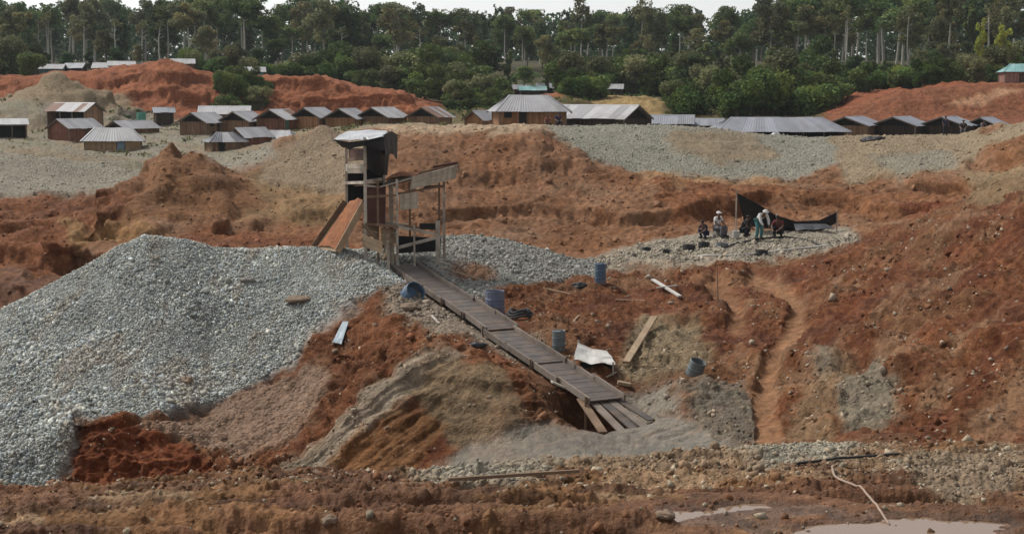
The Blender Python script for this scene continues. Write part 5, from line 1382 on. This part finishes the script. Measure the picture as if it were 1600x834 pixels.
TANHOSE = simple_mat('pale_hose', (0.330, 0.235, 0.175), 0.6, 0.2, 3)

def drum(name, u, v, y0, y1, r, hgt, mat, label, cat='barrel', tilt=(0, 0, 0), open_top=False, bands=2, sink=0.05):
    p = hit(u, v, y0, y1); p.z -= sink
    root = empty(name, p, label=label, cat=cat); root.rotation_euler = tilt
    zs, rs = [0, 0.02], [r * 0.94, r]
    for k in range(bands):
        z = hgt * (k + 1) / (bands + 1); zs += [z - 0.03, z, z + 0.03]; rs += [r, r * 1.05, r]
    zs += [hgt - 0.02, hgt]; rs += [r, r * 0.96]
    if open_top: zs += [hgt - 0.01, hgt * 0.35, hgt * 0.34]; rs += [r * 0.9, r * 0.88, 0.01]
    else: zs += [hgt - 0.015, hgt - 0.015]; rs += [r * 0.88, 0.01]
    mb = MB(); n = 16; vs, fs = [], []
    for z, rr in zip(zs, rs): vs += [(rr * math.cos(2 * PI * k / n), rr * math.sin(2 * PI * k / n), z) for k in range(n)]
    for j in range(len(zs) - 1): fs += [(j * n + k, j * n + (k + 1) % n, (j + 1) * n + (k + 1) % n, (j + 1) * n + k) for k in range(n)]
    fs.append(tuple(range(n - 1, -1, -1)))
    mb.add(vs, fs).build('body', mat, root, smooth=False)
    if not open_top:
        MB().tube([(r * 0.45, 0, hgt - 0.02), (r * 0.45, 0, hgt + 0.02)], r * 0.16, 8).build('bung', RUBBER, root)
    rim = [(r * 0.97 * math.cos(2 * PI * k / 18), r * 0.97 * math.sin(2 * PI * k / 18), hgt) for k in range(19)]
    MB().tube(rim, 0.016, 5, cap=False).build('rim', mat, root)
    return root
drum('barrel', 938, 443, 55, 66, 0.23, 0.86, BLUE, 'upright blue plastic barrel by the gravel below the bench')
drum('drum', 773, 489, 44, 56, 0.36, 0.86, NAVY, 'dull blue cut drum standing beside the middle of the sluice', open_top=True)
drum('drum', 873, 548, 42, 52, 0.22, 0.72, GREYP, 'small grey drum right of the lower sluice')
d = drum('tub', 640, 462, 50, 56, 0.40, 0.5, BLUE, 'blue tub tipped over at the upper left of the sluice', 'tub', (0.9, 0.5, 0.3), open_top=True, bands=1)
drum('bucket', 1083, 584, 42, 50, 0.26, 0.5, GREYP, 'dark grey bucket on the olive clay slope', 'bucket', (0.25, 0.3, 0), open_top=True, bands=1)
drum('water_tank', 221, 189, 172, 195, 0.62, 1.15, TEALT, 'green water tank beside the small dark shack', 'tank')
def lumpthing(name, u, v, y0, y1, r3, mat, label, cat, seed, part=None, up=0.3):
    p = hit(u, v, y0, y1); p.z += r3[2] * up
    mb = lump(*r3, seed, 22, 14, 0.42)
    o = mb.build(name, mat, None, smooth=True, loc=p, label=label, cat=cat); return o
lumpthing('rock', 468, 470, 48, 58, (0.52, 0.34, 0.16), ROCK_B, 'flat brown rock half buried high on the gravel heap', 'rock', 1)
lumpthing('rock', 386, 440, 48, 58, (0.26, 0.2, 0.16), ROCK, 'dark grey rock near the top of the gravel heap', 'rock', 2)
lumpthing('rock', 292, 598, 42, 56, (0.22, 0.2, 0.17), ROCK_B, 'single brown stone low on the gravel heap', 'rock', 3)
lumpthing('rock', 640, 482, 44, 56, (0.36, 0.25, 0.14), ROCK_B, 'flat pinkish rock below the blue tub', 'rock', 4)
lumpthing('rock', 1040, 808, 14, 20, (0.11, 0.09, 0.06), ROCK_B, 'pale stone on the foreground bank left of the puddle', 'rock', 10)
lumpthing('rock', 515, 816, 14, 20, (0.10, 0.08, 0.07), ROCK_B, 'lone pale stone on the foreground bank, left of centre', 'rock', 11)
lumpthing('rag', 745, 541, 42, 52, (0.32, 0.2, 0.11), RUBBER, 'dark rag lying on the crest of the clay scarp', 'rag', 12)
lumpthing('sack', 608, 372, 55, 58, (0.3, 0.26, 0.3), WOOD_T, 'tan ore sack standing on the tower deck', 'sack', 13)
p = hit(530, 538, 42, 56)
F2 = lambda u, v, dy: hit(u, v, 42, 56) - p + Vector((0, 0, dy))
solid(cloth([F2(536, 508, 0.10), F2(545, 512, 0.22)], [F2(518, 540, 0.06), F2(534, 545, 0.16)], 8, 10, 0.22, 23).build('plastic_film', PALEB, None, loc=p, label='crumpled pale blue plastic film on the red slope under the heap', cat='plastic'))
lumpthing('bag', 905, 448, 52, 64, (0.3, 0.22, 0.14), RUBBER, 'dark bag lying left of the blue barrel', 'bag', 15)
lumpthing('bag', 1365, 220, 110, 170, (1.0, 0.8, 0.25), RUBBER, 'low dark bag heap in front of the dark-gabled hut', 'bag', 16)
# coil of hose and rags beside the drum
p = hit(812, 497, 44, 56)
co = empty('hose_coil', p, label='coil of black hose right of the dull blue drum', cat='hose')
for k in range(3):
    r = 0.42 - 0.07 * k
    MB().tube([(r * math.cos(t * PI / 9) * 1.2, r * math.sin(t * PI / 9), 0.08 + 0.09 * k + 0.05 * math.sin(t)) for t in range(19)], 0.045, 6, cap=False).build('loop', RUBBER, co)
# white sheet thrown over stakes
p = hit(925, 570, 40, 50)
ws = empty('ground_sheet', p, label='dirty white sheet propped on stakes right of the lower sluice', cat='sheet')
W_ = lambda u, v, dy: at(u, v, p.y + dy) - p
solid(cloth([W_(903, 535, 0.9), W_(925, 545, 0.9), W_(948, 548, 0.9)], [W_(896, 562, -0.5), W_(925, 568, -0.6), W_(962, 570, -0.3)], 12, 8, 0.22, 21).build('sheet', WHITE, ws))
for uu, vv, dy in ((904, 534, 0.9), (948, 548, 0.9), (958, 568, -0.3), (897, 561, -0.5)):
    q = at(uu, vv, p.y + dy); MB().bar(Vector((q.x, q.y, gz(q.x, q.y) - 0.2)) - p, q - p + Vector((0, 0, 0.06)), 0.05, 0.05).build('stake', WOOD_P, ws)
solid(cloth([W_(905, 566, -0.1), W_(958, 568, 0)], [W_(908, 577, -0.2), W_(955, 576, -0.2)], 6, 4, 0.08, 22).build('black_strip', BLACK, ws))  # black strip below the sheet's lower edge
# planks, poles, pipes
def plank(name, a, b_, w, h_, mat, label, cat='plank', lift=0.06):
    pa, pb = hit(*a), hit(*b_)
    if lift is not None: pa.z += lift; pb.z += lift
    c = (pa + pb) / 2
    dn = (pb - pa).normalized()
    mb = MB(); mb.bar(pa - c, pb - c, w, h_)
    return mb.build(name, mat, None, loc=c, label=label, cat=cat)
plank('plank', (978, 580, 40, 54), (1022, 508, 40, 56), 0.24, 0.07, WOOD_T, 'long tan plank lying up the clay slope', lift=0.30)
plank('plank', (1020, 441, 50, 64), (1062, 467, 46, 62), 0.16, 0.06, WHITE, 'white board lying on the red slope below the bench', lift=0.10)
plank('plank', (1026, 456, 50, 64), (1058, 452, 46, 62), 0.10, 0.05, WOOD_P, 'short pale stick crossing the white board', lift=0.15)
plank('plank', (805, 556, 40, 52), (857, 580, 40, 50), 0.16, 0.05, WHITE, 'pale board along the lower left side of the sluice', lift=0.10)
plank('plank', (862, 602, 38, 48), (905, 622, 38, 46), 0.3, 0.05, WOOD_P, 'broken pale board under the sluice end', lift=0.12)
plank('plank', (905, 618, 38, 48), (940, 634, 38, 46), 0.34, 0.05, WOOD_T, 'tan board end sticking out under the sluice mouth', lift=0.10)
plank('plank', (965, 602, 40, 50), (985, 606, 40, 50), 0.2, 0.1, WOOD_T, 'short light board right of the sluice mouth', lift=0.1)
plank('log', (700, 757, 17, 21.5), (905, 743, 17, 22), 0.045, 0.045, WOOD_B, 'long dark pole lying along the foreground bank', 'pole', lift=0.07)
q = hit(1122, 470, 45, 62)
MB().bar((0, 0, -0.2), (-0.06, 0, 1.35), 0.045, 0.045, taper=0.6).build('stake', WOOD_B, None, loc=q, label='thin upright stick on the slope below the bench', cat='stick')
def hose(pts, r, mat, label, n=6, lift=0.04, step=6):
    P_ = []
    for (a, b_) in zip(pts[:-1], pts[1:]):
        for k in range(step):
            f = k / step; P_.append(hit(*[x + (y - x) * f for x, y in zip(a, b_)]))
    P_.append(hit(*pts[-1]))
    A = np.array([p_[:] for p_ in P_])
    for _ in range(4): A[1:-1] = 0.5 * A[1:-1] + 0.25 * (A[:-2] + A[2:])
    P_ = [Vector((a_[0], a_[1], 0.5 * a_[2] + 0.5 * max(a_[2], gz(a_[0], a_[1])) + lift)) for a_ in A]
    c = P_[len(P_) // 2].copy()
    return MB().tube([p_ - c for p_ in P_], r, n).build('hose', mat, None, smooth=True, loc=c, label=label, cat='hose')
hose([(1245, 728, 17, 23), (1320, 719, 17, 23), (1405, 713, 17, 23)], 0.02, RUBBER, 'dark hose lying across the pale stones at the right bank')
hose([(1300, 733, 16, 22), (1304, 752, 16, 22), (1345, 766, 15.5, 21), (1370, 795, 15.3, 20), (1390, 825, 15.2, 19)], 0.017, TANHOSE, 'thin pale hose curling down to the right puddle')
hose([(1130, 388, 58, 74), (1165, 378, 58, 74), (1215, 371, 58, 74), (1255, 374, 58, 74), (1285, 386, 58, 74)], 0.05, RUBBER, 'black hose snaking across the gravel bench')
hose([(1090, 402, 58, 74), (1160, 400, 58, 74), (1230, 392, 58, 74), (1300, 384, 58, 74)], 0.045, WHITE, 'pale pipe along the front edge of the bench')
# splintered sticks left around the sluice
for (u, v, y0, y1) in ((700, 455, 46, 60), (735, 470, 46, 58), (680, 505, 44, 56), (835, 520, 42, 54), (960, 585, 40, 52), (880, 590, 40, 50), (1000, 575, 40, 52), (900, 500, 44, 58), (720, 430, 50, 62), (860, 455, 50, 62), (590, 470, 46, 58), (985, 470, 46, 62)):
    c = hit(u, v, y0, y1); a_ = random.uniform(0, PI); l = random.uniform(0.35, 0.9)
    e = [Vector((c.x + k * math.cos(a_) * l, c.y + k * math.sin(a_) * l, 0)) for k in (-1, 1)]
    for q_ in e: q_.z = gz(q_.x, q_.y) + 0.05
    m0 = (e[0] + e[1]) / 2
    MB().bar(e[0] - m0, e[1] - m0, random.uniform(0.05, 0.12), 0.035, taper=0.7).build('stick', random.choice([WOOD_P, WOOD_B, WOOD_T]), None, loc=m0, label='splintered stick lying loose on the slope around the sluice', cat='stick', group='loose sticks around the sluice')
# tubs and pump parts on the bench
for u, v, r, hh, mt, lb in ((1010, 392, 0.22, 0.2, RUBBER, 'leftmost black pan on the gravel bench'), (1038, 394, 0.26, 0.16, RUBBER, 'second black pan from the left on the bench'), (1076, 390, 0.3, 0.26, RUBBER, 'black tub left of the two paired pans'),
                        (1100, 387, 0.28, 0.3, RUBBER, 'taller black tub in the middle of the bench'), (1128, 386, 0.3, 0.24, GREYP, 'greyish tub right of the taller black tub'), (1190, 398, 0.3, 0.26, RUBBER, 'black tub at the front of the bench below the standing miner'), (1150, 371, 0.18, 0.36, WHITE, 'white bucket between the seated and standing miners')):
    drum('pan' if hh < 0.22 else 'tub', u, v, 58, 76, r, hh, mt, lb, 'pan' if hh < 0.22 else 'tub', open_top=True, bands=1)
# tarp shelter of the miners
q = hit(1230, 362, 60, 78)
sh = empty('tarp_shelter', q, label='sagging black tarp strung between stakes behind the miners', cat='tarpaulin')
Q = lambda u, v, dy: at(u, v, q.y + dy) - q
solid(cloth([Q(1151, 301, 0.2), Q(1183, 318, 0.2), Q(1212, 336, 0.2), Q(1245, 346, 0.2), Q(1280, 344, 0.2), Q(1308, 331, 0.2)], [Q(1164, 352, 0.7), Q(1195, 356, 0.6), Q(1222, 360, 0.4), Q(1250, 362, 0.2), Q(1282, 362, 0.2), Q(1307, 348, 0.3)], 20, 8, 0.12, 31).build('black_sheet', BLACK, sh))
solid(cloth([Q(1240, 350, 0.0), Q(1290, 350, 0.0)], [Q(1244, 360, -0.5), Q(1305, 357, -0.4)], 10, 5, 0.1, 32).build('loose_fold', simple_mat('worn_tarp', (0.06, 0.062, 0.068), 0.5), sh))
for uu, vt in ((1151, 298), (1308, 328), (1214, 333)):
    tq = at(uu, vt, q.y + 0.22); MB().bar(Vector((tq.x, tq.y, gz(tq.x, tq.y) - 0.3)) - q, tq - q, 0.06, 0.06).build('stake', WOOD_P, sh)
# boards stacked before the long hut
q = at(1286, 224, 128); q.z = gz(q.x, q.y)
st = empty('board_stack', q, 0.05, label='low stack of pale boards in front of the longest hut', cat='boards')
for k in range(6): MB().box(((k % 2) * 0.12 - 0.05, (k % 3) * 0.45 - 0.45, 0.06 + 0.11 * (k // 3)), (3.8 - 0.3 * (k % 2), 0.38, 0.09)).build('board', WOOD_T, st)
q = at(1211, 218, 126); q.z = gz(q.x, q.y) + 0.25
lump(0.55, 0.4, 0.42, 41).build('sack', WHITE, None, loc=q, label='white sack in front of the longest hut', cat='sack')

# ================================================================== PEOPLE
SKIN = simple_mat('skin', (0.125, 0.070, 0.045), 0.6, 0.1, 6, 0.3, 0.1)
HAIR = simple_mat('hair', (0.012, 0.010, 0.009), 0.7)
def cl(name, c): return simple_mat(name, c, 0.85, 0.2, 6, 0.2, 0.0)
POSES = {
 'stand': dict(pel=(0, 0, .90), bel=(0, -.01, 1.06), che=(0, -.01, 1.26), nec=(0, -.01, 1.42), hea=(0, -.03, 1.53), top=(0, -.02, 1.63), nos=(0, -.125, 1.53),
               sh=(.18, 0, 1.37), el=(.25, .03, 1.10), wr=(.24, -.10, .90), ha=(.235, -.13, .83), hip=(.09, 0, .86), kn=(.11, -.04, .48), an=(.12, .02, .08), toe=(.14, -.16, .04)),
 'crouch': dict(pel=(0, .16, .30), bel=(0, .10, .44), che=(0, -.02, .62), nec=(0, -.10, .76), hea=(0, -.17, .86), top=(0, -.17, .96), nos=(0, -.27, .85),
               sh=(.18, -.04, .71), el=(.27, -.20, .48), wr=(.13, -.38, .36), ha=(.10, -.44, .33), hip=(.10, .12, .28), kn=(.17, -.24, .48), an=(.15, -.04, .07), toe=(.17, -.22, .04)),
 'bend': dict(pel=(0, .14, .86), bel=(0, .02, .98), che=(0, -.16, 1.10), nec=(0, -.30, 1.17), hea=(0, -.40, 1.22), top=(0, -.43, 1.32), nos=(0, -.49, 1.19),
               sh=(.18, -.22, 1.13), el=(.22, -.34, .86), wr=(.15, -.46, .66), ha=(.13, -.49, .59), hip=(.09, .12, .82), kn=(.11, .0, .46), an=(.12, .08, .08), toe=(.14, -.10, .04)),
 'sit': dict(pel=(0, .10, .42), bel=(0, .09, .57), che=(0, .03, .77), nec=(0, .0, .92), hea=(0, -.04, 1.03), top=(0, -.03, 1.13), nos=(0, -.14, 1.02),
               sh=(.18, .02, .87), el=(.26, -.06, .62), wr=(.15, -.28, .55), ha=(.12, -.34, .53), hip=(.10, .06, .40), kn=(.15, -.36, .46), an=(.15, -.32, .08), toe=(.16, -.50, .04))}
def skin_part(name, verts, edges, radii, mat, parent, root=0):
    """one continuous surface grown round a skeleton"""
    me = bpy.data.meshes.new(name); me.from_pydata(verts, edges, [])
    o = mesh_obj(name, me, mat, parent)
    sk = o.modifiers.new('skin', 'SKIN'); sk.use_smooth_shade = True
    sb = o.modifiers.new('sub', 'SUBSURF'); sb.levels = 1; sb.render_levels = 1
    for i, r in enumerate(radii):
        me.skin_vertices[0].data[i].radius = (r if isinstance(r, tuple) else (r, r))
    me.skin_vertices[0].data[root].use_root = True
    return o
def person(p, face, pose, shirt, trousers, label, hat=None, scale=1.0, bare_arm=True):
    P_ = POSES[pose]; mir = lambda t, s_: (t[0] * s_, t[1], t[2])
    V = [P_['pel'], P_['bel'], P_['che'], P_['nec'], P_['hea'], P_['top'], P_['nos']]
    Rr = [.12, .115, .125, .055, .085, .07, .018]; E = [(0, 1), (1, 2), (2, 3), (3, 4), (4, 5), (4, 6)]
    SV, SR, SE = [P_['pel'], P_['bel'], P_['che']], [.135, .135, .15], [(0, 1), (1, 2)]
    TV, TR, TE = [P_['pel']], [.14], []
    for s_ in (-1, 1):
        n = len(V)
        V += [mir(P_[k], s_) for k in ('sh', 'el', 'wr', 'ha')]; Rr += [.06, .045, .03, (.042, .02)]
        E += [(2, n), (n, n + 1), (n + 1, n + 2), (n + 2, n + 3)]
        w_, h_ = Vector(mir(P_['wr'], s_)), Vector(mir(P_['ha'], s_)); dd = (h_ - w_).normalized(); ax = Vector((1, 0, 0)); ax = (ax - dd * ax.dot(dd)).normalized()
        for f, (off, ln) in enumerate(((-.030, .075), (-.010, .088), (.010, .082), (.030, .065), (-.05, .035))):
            b_ = len(V); k1 = h_ + ax * off + dd * (ln * 0.55 if f < 4 else 0.0); k2 = k1 + dd * ln * 0.45 + Vector((0, -.02, -.005)) + ax * (off * 0.3)
            V += [k1[:], k2[:]]; Rr += [.010, .008]; E += [(n + 3, b_), (b_, b_ + 1)]
        n = len(V)
        V += [mir(P_[k], s_) for k in ('hip', 'kn', 'an', 'toe')]; Rr += [.09, .06, .045, .035]
        E += [(0, n), (n, n + 1), (n + 1, n + 2), (n + 2, n + 3)]
        n = len(SV); el = Vector(mir(P_['sh'], s_)).lerp(Vector(mir(P_['el'], s_)), 0.7 if bare_arm else 1.0)
        SV += [mir(P_['sh'], s_), el[:]]; SR += [.085, .07]; SE += [(2, n), (n, n + 1)]
        if not bare_arm: SV.append(mir(P_['wr'], s_)); SR.append(.05); SE.append((n + 1, n + 2))
        n = len(TV); TV += [mir(P_[k], s_) for k in ('hip', 'kn', 'an')]; TR += [.11, .085, .07]; TE += [(0, n), (n, n + 1), (n + 1, n + 2)]
    root = empty('person', p, math.radians(face), label=label, cat='person'); root.scale = (scale,) * 3
    skin_part('body', V, E, Rr, SKIN, root)
    skin_part('shirt', SV, SE, SR, shirt, root)
    skin_part('trousers', TV, TE, TR, trousers, root)
    hd, tp = Vector(P_['hea']), Vector(P_['top'])
    up = (tp - hd).normalized()
    hm = lump(0.105, 0.115, 0.075, 3, 12, 6, 0.05).build('headcloth' if hat else 'hair', hat or HAIR, root, smooth=True, loc=hd + up * 0.075 + Vector((0, 0.02, 0)))
    if hat: MB().tube([hd + up * 0.055 + Vector((0, -0.01, 0)), hd + up * 0.07 + Vector((0, -0.01, 0))], [0.15, 0.10], 14).build('hat_brim', hat, root)
    fw = (Vector(P_['nos']) - hd).normalized(); rt = fw.cross(up)
    for s_ in (-1, 1): lump(0.012, 0.012, 0.012, 1, 6, 4, 0).build('eye', HAIR, root, loc=hd + fw * 0.082 + rt * (0.035 * s_) + up * 0.02)
    for s_ in (-1, 1):
        a_, t_ = mir(P_['an'], s_), mir(P_['toe'], s_)
        MB().tube([Vector(a_) + Vector((0, .06, -.01)), Vector(a_) + Vector((0, .0, .0)), t_], [.05, .062, .045], 8).build('boot', RUBBER, root, smooth=True)
    return root
def onground(u, v, y0, y1): return hit(u, v, y0, y1)
def around(u, Yt):
    x = (u - 800) / FPX * Yt; return Vector((x, Yt, gz(x, Yt)))
C_WHITE = cl('cloth_white', (0.55, 0.54, 0.52)); C_TEAL = cl('cloth_teal', (0.060, 0.165, 0.170)); C_DARK = cl('cloth_dark', (0.025, 0.026, 0.032)); C_MAROON = cl('cloth_maroon', (0.130, 0.032, 0.034))
C_NAVY = cl('cloth_navy', (0.025, 0.030, 0.065)); C_GREY = cl('cloth_grey', (0.120, 0.115, 0.125)); C_RED = cl('cloth_red', (0.24, 0.07, 0.06))
person(onground(1187, 374, 58, 76), 25, 'bend', C_WHITE, C_TEAL, 'miner in white top and teal trousers bending over on the gravel bench', C_WHITE, 1.12, False)
person(onground(1122, 370, 58, 74), 40, 'sit', C_WHITE, C_GREY, 'miner in white shirt sitting at the left of the bench', C_WHITE, 1.1)
lumpthing('rock', 1124, 370, 58, 74, (0.30, 0.28, 0.36), ROCK, 'dark rock used as a seat by the white-shirted miner', 'rock', 51)
person(onground(1216, 371, 58, 74), -30, 'crouch', C_MAROON, C_DARK, 'crouching miner in maroon before the black tarp', None, 1.12)
person(onground(1164, 369, 58, 74), 60, 'crouch', C_DARK, C_DARK, 'dark-clothed miner crouching between the white-shirted pair', None, 1.05)
person(onground(1100, 372, 58, 74), -50, 'crouch', C_DARK, C_NAVY, 'dark-clothed miner crouching left of the seated one', None, 0.9)
person(around(1474, 118), 10, 'stand', C_NAVY, C_DARK, 'person in navy clothes standing before the right dark gables', None, 1.0)
person(around(1502, 120), -20, 'sit', C_DARK, C_GREY, 'dark figure sitting right of the standing watcher', None, 1.1)
person(around(1532, 121), 30, 'crouch', C_GREY, C_DARK, 'grey-clothed figure crouching farthest right on the bank', None, 1.0)
person(around(872, 118), 15, 'sit', C_NAVY, C_DARK, 'navy-clothed person sitting at the right corner of the central hut', None, 1.1)
person(around(856, 119), -10, 'crouch', C_RED, C_DARK, 'person in red crouching by the wall of the central hut', None, 1.0)

# ================================================================== AIR
hz, nt, b = new_mat('haze')
nt.nodes.remove(b)
pv = node(nt, 'ShaderNodeVolumePrincipled')
pv.inputs['Color'].default_value = (0.80, 0.86, 0.92, 1)
pv.inputs['Density'].default_value = 0.00012
pv.inputs['Anisotropy'].default_value = 0.2
nt.links.new(pv.outputs[0], nt.nodes['Material Output'].inputs['Volume'])
MB().box((0, 1900, 22), (5200, 4000, 86)).build('haze', hz, None, kind='stuff', label='thin grey-blue haze in the humid air')
